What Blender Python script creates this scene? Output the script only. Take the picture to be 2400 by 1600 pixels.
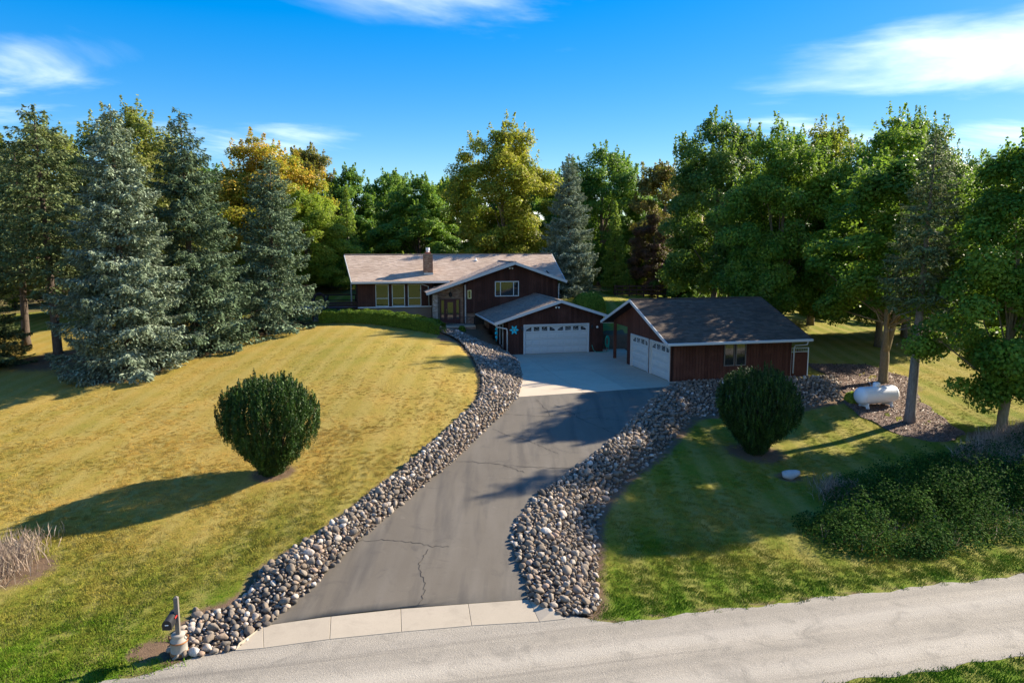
import bpy, bmesh, math, random
import numpy as np
from mathutils import Vector, Matrix

for o in list(bpy.data.objects): bpy.data.objects.remove(o)
S = bpy.context.scene
COL = S.collection
R = math.radians

# ------------------------------------------------------------------ camera
cam_d = bpy.data.cameras.new('camera'); cam = bpy.data.objects.new('camera', cam_d); COL.objects.link(cam)
cam.location = (0, 0, 10.3); cam.rotation_euler = (R(90 - 7.68), 0, 0)
cam_d.sensor_width = 36; cam_d.lens = 25.5; cam_d.clip_end = 3000; cam_d.clip_start = 0.1
S.camera = cam

# ------------------------------------------------------------------ light and sky
SUN_AZ, SUN_EL = R(28), R(30)          # azimuth measured from +X towards +Y
sd = Vector((math.cos(SUN_EL)*math.cos(SUN_AZ), math.cos(SUN_EL)*math.sin(SUN_AZ), math.sin(SUN_EL)))
sun_d = bpy.data.lights.new('sun', 'SUN'); sun = bpy.data.objects.new('sun', sun_d); COL.objects.link(sun)
sun_d.energy = 5.0; sun_d.angle = R(0.6); sun_d.color = (1.0, 0.89, 0.72)
sun.rotation_euler = sd.to_track_quat('Z', 'Y').to_euler()
world = bpy.data.worlds.new('World'); S.world = world; world.use_nodes = True
wn = world.node_tree.nodes; wl = world.node_tree.links; wn.clear()
def wnode(t, **k):
    n = wn.new(t)
    for a, b in k.items(): setattr(n, a, b)
    return n
SKY_SAT, SKY_POW = 1.5, 0.45      # clear-air sky: even brightness, deep blue overhead
sky = wnode('ShaderNodeTexSky', sky_type='NISHITA', sun_disc=False)
sky.sun_elevation = SUN_EL; sky.sun_rotation = R(90) - SUN_AZ
sky.air_density = 1.0; sky.dust_density = 0.3; sky.ozone_density = 3.5; sky.altitude = 250
hsv = wnode('ShaderNodeHueSaturation'); hsv.inputs['Saturation'].default_value = 1.0; hsv.inputs['Hue'].default_value = 0.505; hsv.inputs['Value'].default_value = 1.0
spc = wnode('ShaderNodeSeparateColor', mode='HSV'); wl.new(sky.outputs[0], spc.inputs[0]); cbc = wnode('ShaderNodeCombineColor', mode='HSV')
def wm0(op, a, b, clamp=False):
    n = wnode('ShaderNodeMath', operation=op, use_clamp=clamp)
    for i, v in enumerate((a, b)):
        if isinstance(v, (int, float)): n.inputs[i].default_value = v
        else: wl.new(v, n.inputs[i])
    return n.outputs[0]
wl.new(spc.outputs[0], cbc.inputs[0]); wl.new(wm0('MULTIPLY', spc.outputs[1], SKY_SAT, True), cbc.inputs[1])
wl.new(wm0('MULTIPLY', wm0('POWER', wm0('DIVIDE', spc.outputs[2], 4.0), SKY_POW), 4.0), cbc.inputs[2]); wl.new(cbc.outputs[0], hsv.inputs['Color'])
tc = wnode('ShaderNodeTexCoord'); sep = wnode('ShaderNodeSeparateXYZ'); wl.new(tc.outputs['Generated'], sep.inputs[0])
def wmath(op, a, b=None, clamp=False):
    n = wnode('ShaderNodeMath', operation=op, use_clamp=clamp)
    for i, v in enumerate((a, b)):
        if v is None: continue
        if isinstance(v, (int, float)): n.inputs[i].default_value = v
        else: wl.new(v, n.inputs[i])
    return n.outputs[0]
zc = wmath('MAXIMUM', sep.outputs['Z'], 0.03)
zd = wmath('ADD', zc, 0.12)
cmb0 = wnode('ShaderNodeCombineXYZ'); cmb = wnode('ShaderNodeVectorMath', operation='SUBTRACT'); cmb.inputs[1].default_value = (-5.0, -3.5, 0); wl.new(cmb0.outputs[0], cmb.inputs[0])
wl.new(wmath('DIVIDE', sep.outputs['X'], zd), cmb0.inputs[0]); wl.new(wmath('DIVIDE', sep.outputs['Y'], zd), cmb0.inputs[1])
mp = wnode('ShaderNodeMapping'); mp.inputs['Location'].default_value = (3.1, 6.9, 0); mp.inputs['Scale'].default_value = (0.55, 0.9, 1)
mp.inputs['Rotation'].default_value = (0, 0, R(22))
wl.new(cmb.outputs[0], mp.inputs[0])
nz = wnode('ShaderNodeTexNoise'); nz.inputs['Scale'].default_value = 1.1; nz.inputs['Detail'].default_value = 9; nz.inputs['Roughness'].default_value = 0.55; nz.inputs['Distortion'].default_value = 0.6
wl.new(mp.outputs[0], nz.inputs['Vector'])
big = wnode('ShaderNodeTexNoise'); big.inputs['Scale'].default_value = 0.5; big.inputs['Detail'].default_value = 1
mp2 = wnode('ShaderNodeMapping'); mp2.inputs['Location'].default_value = (9.6, 3.2, 0); wl.new(cmb.outputs[0], mp2.inputs[0])
wl.new(mp2.outputs[0], big.inputs['Vector'])
cl = wmath('ADD', wmath('MULTIPLY', nz.outputs['Fac'], 0.62), wmath('MULTIPLY', big.outputs['Fac'], 0.75))
rmp = wnode('ShaderNodeMapRange'); rmp.inputs['From Min'].default_value = 0.70; rmp.inputs['From Max'].default_value = 0.96; rmp.interpolation_type = 'SMOOTHSTEP'
wl.new(cl, rmp.inputs['Value'])
mixc = wnode('ShaderNodeMix', data_type='RGBA'); mixc.inputs[7].default_value = (12, 11.8, 11.4, 1)
wl.new(wmath('MULTIPLY', rmp.outputs[0], 0.9), mixc.inputs[0]); wl.new(hsv.outputs[0], mixc.inputs[6])
bg = wnode('ShaderNodeBackground'); bg.inputs['Strength'].default_value = 0.08
wl.new(mixc.outputs[2], bg.inputs['Color'])
wo = wnode('ShaderNodeOutputWorld'); wl.new(bg.outputs[0], wo.inputs[0])
S.view_settings.view_transform = 'Standard'; S.view_settings.look = 'None'
S.view_settings.exposure = 1.5; S.view_settings.gamma = 1.0; S.view_settings.use_curve_mapping = False
S.render.engine = 'CYCLES'; S.cycles.max_bounces = 6; S.cycles.transparent_max_bounces = 4
S.render.resolution_x = 1024; S.render.resolution_y = 682

# ------------------------------------------------------------------ material helpers
class NT:
    def __init__(s, name):
        s.m = bpy.data.materials.new(name); s.m.use_nodes = True
        s.t = s.m.node_tree; s.t.nodes.clear()
        s.out = s.t.nodes.new('ShaderNodeOutputMaterial')
    def n(s, t, **k):
        x = s.t.nodes.new(t)
        for a, b in k.items(): setattr(x, a, b)
        return x
    def put(s, v, sock):
        if isinstance(v, (int, float)): sock.default_value = v
        elif isinstance(v, (tuple, list)):
            sock.default_value = tuple(v) + ((1,) if len(v) == 3 and len(sock.default_value) == 4 else ())
        else: s.t.links.new(v, sock)
    def math(s, op, a, b=0, clamp=False):
        x = s.n('ShaderNodeMath', operation=op, use_clamp=clamp); s.put(a, x.inputs[0]); s.put(b, x.inputs[1]); return x.outputs[0]
    def mix(s, f, a, b, mode='MIX'):
        x = s.n('ShaderNodeMix', data_type='RGBA', blend_type=mode); s.put(f, x.inputs[0]); s.put(a, x.inputs[6]); s.put(b, x.inputs[7]); return x.outputs[2]
    def noise(s, scale, detail=3, rough=0.55, vec=None, dist=0.0):
        x = s.n('ShaderNodeTexNoise'); x.inputs['Scale'].default_value = scale; x.inputs['Detail'].default_value = detail
        x.inputs['Roughness'].default_value = rough; x.inputs['Distortion'].default_value = dist
        s.put(vec if vec is not None else s.pos(), x.inputs['Vector']); return x.outputs['Fac']
    def pos(s):
        if not hasattr(s, '_p'): s._p = s.n('ShaderNodeNewGeometry').outputs['Position']
        return s._p
    def obj(s):
        if not hasattr(s, '_o'): s._o = s.n('ShaderNodeTexCoord').outputs['Object']
        return s._o
    def scale(s, vec, sc, rot=(0, 0, 0)):
        x = s.n('ShaderNodeMapping'); x.inputs['Scale'].default_value = sc; x.inputs['Rotation'].default_value = rot
        s.put(vec, x.inputs[0]); return x.outputs[0]
    def rng(s, v, a, b, c=0., d=1.):
        x = s.n('ShaderNodeMapRange'); s.put(v, x.inputs[0])
        for i, q in enumerate((a, b, c, d)): x.inputs[i+1].default_value = q
        return x.outputs[0]
    def attr(s, name, typ='GEOMETRY'):
        x = s.n('ShaderNodeAttribute', attribute_name=name, attribute_type=typ); return x
    def bsdf(s, col, rough=0.8, spec=0.3, bump=None, bstr=0.3, bdist=0.02, ior=None, metal=0.0):
        b = s.n('ShaderNodeBsdfPrincipled'); s.put(col, b.inputs['Base Color']); s.put(rough, b.inputs['Roughness'])
        b.inputs['Specular IOR Level'].default_value = spec; b.inputs['Metallic'].default_value = metal
        if ior: b.inputs['IOR'].default_value = ior
        if bump is not None:
            q = s.n('ShaderNodeBump'); q.inputs['Strength'].default_value = bstr; q.inputs['Distance'].default_value = bdist
            s.put(bump, q.inputs['Height']); s.t.links.new(q.outputs[0], b.inputs['Normal'])
        return b.outputs[0]
    def done(s, sh):
        s.t.links.new(sh, s.out.inputs[0]); return s.m

def mat_plain(name, col, rough=0.7, var=0.12, scale=3.0, spec=0.3, bump=0.15, metal=0.0):
    t = NT(name); f = t.noise(scale, 5, 0.6)
    c = t.mix(f, tuple(x*(1-var) for x in col), tuple(min(1, x*(1+var)) for x in col))
    g = t.noise(scale*14, 2)
    c = t.mix(t.math('MULTIPLY', g, var), c, tuple(x*0.5 for x in col))
    return t.done(t.bsdf(c, rough, spec, g, bump, 0.01, metal=metal))

def mat_leaf(name, a, b, trans=0.35, rough=0.5, spec=0.25):
    t = NT(name); at = t.attr('tint'); sp = t.n('ShaderNodeSeparateColor'); t.put(at.outputs['Color'], sp.inputs[0])
    oi = t.n('ShaderNodeObjectInfo')
    f = t.math('ADD', sp.outputs[0], t.math('MULTIPLY', t.math('SUBTRACT', oi.outputs['Random'], 0.5), 0.25), True)
    c = t.mix(f, a, b)
    v = t.n('ShaderNodeHueSaturation'); t.put(c, v.inputs['Color']); t.put(t.rng(sp.outputs[1], 0, 1, 0.55, 1.45), v.inputs['Value'])
    t.put(t.rng(sp.outputs[2], 0, 1, 0.485, 0.515), v.inputs['Hue'])
    c = v.outputs[0]
    p = t.bsdf(c, rough, spec)
    tr = t.n('ShaderNodeBsdfTranslucent'); t.put(t.mix(0.5, c, (0.22, 0.33, 0.03), 'MIX') if trans > 0.3 else c, tr.inputs[0])
    mx = t.n('ShaderNodeMixShader'); t.put(trans, mx.inputs[0]); t.put(p, mx.inputs[1]); t.put(tr.outputs[0], mx.inputs[2])
    return t.done(mx.outputs[0])

def grass_color(t, dry, bright=1.0):
    n0 = t.noise(0.10, 2); n1 = t.noise(0.55, 4, 0.6); n2 = t.noise(3.2, 4, 0.65); n3 = t.noise(13, 3, 0.6)
    f = t.math('ADD', dry, t.math('MULTIPLY', t.math('SUBTRACT', n1, 0.5), 0.75))
    f = t.math('ADD', f, t.math('MULTIPLY', t.math('SUBTRACT', n2, 0.5), 0.5))
    f = t.math('ADD', f, t.math('MULTIPLY', t.math('SUBTRACT', n0, 0.5), 0.8))
    f = t.math('ADD', f, t.math('MULTIPLY', t.math('SUBTRACT', n3, 0.5), 0.7), True)
    k = bright
    c = t.mix(f, (0.085*k, 0.165*k, 0.006*k), (0.44*k, 0.290*k, 0.070*k))
    return t.mix(t.math('MULTIPLY', t.rng(t.noise(7, 3), 0.5, 0.75), 0.22), c, (0.06*k, 0.075*k, 0.015*k))

def m_ground():
    t = NT('lawn'); a = t.attr('dry').outputs['Fac']; so = t.attr('soil').outputs['Fac']
    c = grass_color(t, a, 1.0)
    # mowing passes: bands of lighter and darker leaning grass
    w = t.n('ShaderNodeTexWave'); w.wave_type = 'BANDS'; w.bands_direction = 'X'
    w.inputs['Scale'].default_value = 0.22; w.inputs['Distortion'].default_value = 0.35; w.inputs['Detail'].default_value = 2; w.inputs['Detail Scale'].default_value = 0.4
    t.put(t.scale(t.pos(), (1, 0.12, 1), (0, 0, R(9))), w.inputs['Vector'])
    c = t.mix(t.math('MULTIPLY', t.rng(w.outputs['Fac'], 0.3, 0.9), 0.35), c, (0.42, 0.33, 0.11))
    fine = t.noise(26, 4, 0.7); vf = t.noise(75, 2, 0.6)
    c = t.mix(t.rng(fine, 0.40, 0.70, 0.0, 0.45), c, (0.06, 0.065, 0.014))
    sn = t.noise(5, 4, 0.65)
    sc = t.mix(sn, (0.10, 0.062, 0.038), (0.22, 0.15, 0.095))
    sf = t.rng(t.math('ADD', so, t.math('MULTIPLY', t.math('SUBTRACT', sn, 0.5), 0.5)), 0.4, 0.65)
    c = t.mix(sf, c, sc)
    h = t.math('ADD', fine, t.math('MULTIPLY', vf, 0.5))
    return t.done(t.bsdf(c, 0.95, 0.08, h, 0.9, 0.05))

def m_grass():
    t = NT('grass_blades'); d = t.attr('dry', 'INSTANCER').outputs['Fac']
    c = grass_color(t, d, 1.3)
    oi = t.n('ShaderNodeObjectInfo'); v = t.n('ShaderNodeHueSaturation'); t.put(c, v.inputs['Color']); t.put(t.rng(oi.outputs['Random'], 0, 1, 0.6, 1.35), v.inputs['Value'])
    p = t.bsdf(v.outputs[0], 0.7, 0.15); tr = t.n('ShaderNodeBsdfTranslucent'); t.put(v.outputs[0], tr.inputs[0])
    mx = t.n('ShaderNodeMixShader'); t.put(0.35, mx.inputs[0]); t.put(p, mx.inputs[1]); t.put(tr.outputs[0], mx.inputs[2])
    return t.done(mx.outputs[0])

def m_stone(light=1.0, name='fieldstone'):
    t = NT(name); g = t.n('ShaderNodeNewGeometry'); oi = t.n('ShaderNodeObjectInfo')
    r = t.math('FRACT', t.math('ADD', g.outputs['Random Per Island'], oi.outputs['Random']))
    cr = t.n('ShaderNodeValToRGB'); t.put(r, cr.inputs[0]); e = cr.color_ramp
    cols = [(0, (.075, .066, .056)), (.14, (.145, .122, .098)), (.3, (.225, .188, .148)), (.45, (.185, .142, .102)), (.58, (.28, .235, .185)), (.7, (.25, .178, .122)), (.8, (.42, .375, .315)), (.91, (.32, .215, .15)), (1.0, (.62, .575, .51))]
    e.elements[0].color = cols[0][1] + (1,); e.elements[1].position = 1; e.elements[1].color = cols[-1][1] + (1,)
    for p, c in cols[1:-1]:
        q = e.elements.new(p); q.color = c + (1,)
    n = t.noise(9, 5, 0.65); c = t.mix(t.rng(n, .35, .7, 0, .55), cr.outputs[0], (.12*light, .10*light, .085*light))
    c = t.mix(1.0, c, (light, light, light), 'MULTIPLY') if light != 1 else c
    l = t.noise(23, 3, .6); c = t.mix(t.rng(l, .62, .75, 0, .35), c, (.45, .40, .33))
    return t.done(t.bsdf(c, .9, .15, n, .5, .04))

def m_asphalt():
    t = NT('sealed_asphalt'); p = t.pos()
    n = t.noise(.5, 4, .6); c = t.mix(n, (.096, .080, .058), (.142, .119, .088))
    w = t.n('ShaderNodeTexNoise'); w.inputs['Scale'].default_value = .9; w.inputs['Detail'].default_value = 5
    t.put(t.scale(p, (1.6, .16, 1), (0, 0, R(24))), w.inputs['Vector'])
    c = t.mix(t.rng(w.outputs['Fac'], .42, .68, 0, .55), c, (.160, .139, .110))
    w2 = t.n('ShaderNodeTexNoise'); w2.inputs['Scale'].default_value = 1.5; w2.inputs['Detail'].default_value = 4
    t.put(t.scale(p, (1.5, .12, 1), (0, 0, R(18))), w2.inputs['Vector'])
    c = t.mix(t.rng(w2.outputs['Fac'], .50, .70, 0, .6), c, (.060, .052, .042))
    f = t.noise(60, 3, .7); c = t.mix(t.rng(f, .4, .7, 0, .3), c, (.05, .045, .04))
    st = t.noise(2.2, 5, .7); c = t.mix(t.rng(st, .62, .78, 0, .5), c, (.20, .172, .135))
    dk_ = t.noise(.8, 5, .7, dist=1.2); c = t.mix(t.rng(dk_, .56, .68, 0, .4), c, (.055, .047, .038))
    return t.done(t.bsdf(c, .72, .35, f, .35, .015))

def m_road():
    t = NT('chip_sealed_road'); p = t.pos(); q = t.scale(p, (1, 1, 1), (0, 0, R(-12.3)))
    n = t.noise(.7, 5, .6); c = t.mix(n, (.255, .225, .178), (.375, .335, .275))
    w = t.n('ShaderNodeTexNoise'); w.inputs['Scale'].default_value = .8; w.inputs['Detail'].default_value = 6; w.inputs['Roughness'].default_value = .62
    t.put(t.scale(q, (.07, 1.5, 1)), w.inputs['Vector'])
    c = t.mix(t.rng(w.outputs['Fac'], .4, .68, 0, .7), c, (.215, .195, .165))
    sp = t.noise(18, 4, .75); c = t.mix(t.rng(sp, .5, .66, 0, .6), c, (.17, .15, .12))
    s2 = t.noise(34, 3, .7); c = t.mix(t.rng(s2, .55, .7, 0, .45), c, (.50, .47, .42))
    sy = t.n('ShaderNodeSeparateXYZ'); t.put(q, sy.inputs[0]); yy = t.math('ADD', sy.outputs[1], t.math('MULTIPLY', t.math('SUBTRACT', n, .5), .35))
    for cy in (14.75, 16.45): c = t.mix(t.rng(t.math('ABSOLUTE', t.math('SUBTRACT', yy, cy)), .12, .42, .35, 0.), c, (.40, .365, .31))
    for cy in (15.6, 17.35): c = t.mix(t.rng(t.math('ABSOLUTE', t.math('SUBTRACT', yy, cy)), .05, .38, .30, 0.), c, (.15, .135, .11))
    w3 = t.n('ShaderNodeTexNoise'); w3.inputs['Scale'].default_value = 1.1; w3.inputs['Detail'].default_value = 3
    t.put(t.scale(q, (.05, 2.2, 1)), w3.inputs['Vector'])
    c = t.mix(t.rng(w3.outputs['Fac'], .58, .70, 0, .55), c, (.14, .125, .105))
    pt = t.noise(.9, 6, .72, dist=.8); c = t.mix(t.rng(pt, .52, .66, 0, .55), c, (.165, .150, .125))
    return t.done(t.bsdf(c, .9, .2, t.math('ADD', sp, s2), .6, .03))

def m_concrete(name, base, joints=True):
    t = NT(name); n = t.noise(.6, 5, .65); f = t.noise(30, 4, .7); st = t.noise(1.6, 6, .7, dist=.7)
    c = t.mix(n, tuple(x*.84 for x in base), tuple(x*1.1 for x in base))
    c = t.mix(t.rng(st, .52, .72, 0, .35), c, tuple(x*.55 for x in base))
    c = t.mix(t.rng(f, .45, .7, 0, .25), c, tuple(x*.6 for x in base))
    oi = t.n('ShaderNodeObjectInfo'); v = t.n('ShaderNodeHueSaturation'); t.put(c, v.inputs['Color']); t.put(t.rng(oi.outputs['Random'], 0, 1, .94, 1.06), v.inputs['Value'])
    return t.done(t.bsdf(v.outputs[0], .85, .25, f, .2, .01))

def m_siding(name, a, b):
    t = NT(name); g = t.n('ShaderNodeNewGeometry'); r = g.outputs['Random Per Island']
    c = t.mix(r, a, b); n = t.n('ShaderNodeTexNoise'); n.inputs['Scale'].default_value = 9; n.inputs['Detail'].default_value = 5
    t.put(t.scale(t.obj(), (3, 3, .22)), n.inputs['Vector'])
    c = t.mix(t.rng(n.outputs['Fac'], .4, .75, 0, .5), c, tuple(x*.5 for x in a))
    d = t.noise(.9, 4, .6); c = t.mix(t.rng(d, .5, .75, 0, .3), c, tuple(min(1, x*1.9+.012) for x in b))
    return t.done(t.bsdf(c, .78, .2, n.outputs['Fac'], .3, .01))

def m_shingle(name, a, b, c3, blotch=.5):
    t = NT(name); g = t.n('ShaderNodeNewGeometry'); r = g.outputs['Random Per Island']
    c = t.mix(r, a, b); n = t.noise(.55, 5, .65); c = t.mix(t.rng(n, .45, .72, 0, blotch), c, c3)
    f = t.noise(40, 3, .7); c = t.mix(t.rng(f, .45, .7, 0, .35), c, tuple(x*.5 for x in a))
    return t.done(t.bsdf(c, .92, .15, f, .5, .015))

def m_brick(name, cols):
    t = NT(name); g = t.n('ShaderNodeNewGeometry'); cr = t.n('ShaderNodeValToRGB'); t.put(g.outputs['Random Per Island'], cr.inputs[0])
    e = cr.color_ramp; e.elements[0].color = cols[0] + (1,); e.elements[1].color = cols[-1] + (1,)
    for i, c in enumerate(cols[1:-1]):
        q = e.elements.new((i+1)/(len(cols)-1)); q.color = c + (1,)
    n = t.noise(14, 4, .6); c = t.mix(t.rng(n, .4, .7, 0, .35), cr.outputs[0], (.10, .06, .045))
    return t.done(t.bsdf(c, .88, .2, n, .3, .01))

def m_glass(name, tint=(.02, .022, .022)):
    t = NT(name); n = t.noise(.8, 2)
    return t.done(t.bsdf(tint, .04, .5, n, .02, .02, ior=1.85))

def m_bark(name, a, b):
    t = NT(name); n = t.n('ShaderNodeTexNoise'); n.inputs['Scale'].default_value = 7; n.inputs['Detail'].default_value = 6; n.inputs['Roughness'].default_value = .7
    t.put(t.scale(t.pos(), (2, 2, .5)), n.inputs['Vector']); c = t.mix(t.rng(n.outputs['Fac'], .3, .7), a, b)
    return t.done(t.bsdf(c, .9, .15, n.outputs['Fac'], .8, .06))

M = dict(
    ground=m_ground(), grass=m_grass(), stone=m_stone(), asphalt=m_asphalt(), road=m_road(),
    slab=m_concrete('grey_concrete', (.47, .385, .285)), apron=m_concrete('tan_concrete', (.37, .315, .24)),
    soil=mat_plain('dark_soil', (.085, .062, .045), .95, .3, 6),
    siding=m_siding('dark_red_brown_siding', (.045, .017, .012), (.078, .032, .023)),
    siding2=m_siding('red_brown_siding', (.078, .026, .017), (.120, .045, .029)),
    wallback=mat_plain('wall_backing', (.03, .014, .011), .9),
    trim=mat_plain('grey_white_trim', (.50, .51, .50), .6, .08), white=mat_plain('white_paint', (.78, .78, .76), .5, .06),
    roof=m_shingle('tan_shingle', (.40, .30, .235), (.52, .41, .325), (.27, .185, .13), .5),
    roof2=m_shingle('dark_shingle', (.088, .064, .047), (.145, .108, .08), (.06, .046, .038), .6),
    roof3=m_shingle('brown_shingle', (.21, .16, .125), (.30, .235, .18), (.13, .10, .08), .4),
    brick=m_brick('mixed_brick', [(.20, .09, .06), (.33, .20, .13), (.26, .12, .08), (.42, .30, .21), (.16, .075, .055)]),
    bricklit=m_brick('pale_sunlit_brick', [(.52, .45, .38), (.30, .21, .16), (.60, .54, .47), (.22, .15, .12), (.48, .40, .33)]),  # pale copy of the brick colours with sunlight mixed in
    mortar=mat_plain('mortar', (.22, .165, .125), .95), glass=m_glass('window_glass'),
    doorpaint=mat_plain('oxblood_paint', (.075, .018, .018), .45), brass=mat_plain('brass', (.55, .38, .14), .35, .1, metal=1.0),
    door=mat_plain('garage_door_paint', (.50, .50, .475), .5, .06, 1.5), black=mat_plain('black_metal', (.018, .018, .02), .5),
    dark=mat_plain('dark_wood', (.045, .022, .018), .7, .25), deckgrey=mat_plain('blue_grey_deck', (.30, .32, .36), .7, .15),
    wood=mat_plain('weathered_timber', (.19, .15, .11), .9, .25), postgrey=mat_plain('weathered_post', (.17, .15, .13), .9, .2),
    rust=mat_plain('rust', (.30, .13, .05), .9, .35, 6), can=mat_plain('flaking_white_paint', (.33, .30, .255), .8, .3, 5),
    cyan=mat_plain('turquoise_paint', (.02, .48, .62), .4, .08), yellow=mat_plain('pale_yellow', (.75, .68, .35), .5),
    red=mat_plain('red_flag', (.62, .04, .03), .5), clay=mat_plain('clay_flue', (.45, .16, .09), .8), teal=mat_plain('teal_hose', (.01, .30, .22), .4),
    tank=mat_plain('tank_white', (.80, .81, .83), .35, .04, 1.2, .45, .03), zinc=mat_plain('zinc', (.45, .47, .50), .45, metal=.6),
    bark=m_bark('grey_brown_bark', (.11, .085, .065), (.24, .19, .145)), barkm=m_bark('maple_bark', (.17, .13, .075), (.32, .25, .15)),
    barkd=m_bark('dark_bark', (.055, .042, .033), (.13, .10, .08)), barks=m_bark('spruce_bark', (.15, .12, .10), (.30, .255, .22)),
    mulch=mat_plain('bark_mulch', (.16, .105, .078), .95, .4, 8),
    straw=mat_leaf('dry_grass', (.24, .18, .125), (.42, .33, .25), .2),
    crack=mat_plain('crack_filler', (.04, .035, .03), .9), lamp=mat_plain('frosted_lamp', (.75, .72, .62), .4),
)
L_ = dict(
    maple=mat_leaf('maple_leaf', (0.065, 0.170, 0.022), (0.215, 0.315, 0.036), 0.5),
    maplegold=mat_leaf('maple_gold_leaf', (0.15, 0.215, 0.024), (0.47, 0.4, 0.04), 0.5),
    mapledark=mat_leaf('maple_dark_leaf', (0.06, 0.145, 0.028), (0.17, 0.24, 0.035), 0.45),
    orange=mat_leaf('orange_maple_leaf', (0.25, 0.31, 0.03), (0.68, 0.38, 0.05), 0.5),
    brown=mat_leaf('brown_leaf', (0.16, 0.15, 0.04), (0.4, 0.24, 0.05), 0.45),
    wood=mat_leaf('woodland_leaf', (0.065, 0.175, 0.032), (0.200, 0.320, 0.045), 0.5),
    bright=mat_leaf('bright_leaf', (0.19, 0.29, 0.03), (0.46, 0.5, 0.06), 0.55),
    olive=mat_leaf('olive_leaf', (0.13, 0.17, 0.045), (0.32, 0.3, 0.07), 0.48),
    purple=mat_leaf('purple_leaf', (0.096, 0.046, 0.038), (0.192, 0.086, 0.054), .48),
    bluespruce=mat_leaf('blue_spruce_needle', (0.105, 0.150, 0.085), (0.31, 0.37, 0.27), .15, .7, .06),
    greenspruce=mat_leaf('green_spruce_needle', (0.08, 0.125, 0.06), (0.215, 0.28, 0.18), .15, .7, .06),
    darkspruce=mat_leaf('dark_spruce_needle', (0.085, 0.125, 0.045), (0.23, 0.265, 0.12), .2, .7, .06),
    larch=mat_leaf('larch_needle', (0.149, 0.234, 0.035), (0.312, 0.406, 0.062), .5),
    yew=mat_leaf('yew_needle', (0.013, 0.038, 0.007), (0.065, 0.125, 0.018), .2, .5, .25),
    hedge=mat_leaf('hedge_leaf', (.075, .140, .016), (.200, .280, .030), .3, .6, .12),
    weed=mat_leaf('weed_leaf', (.018, .055, .010), (.055, .110, .016), .3, .8, .04),
)

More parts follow.
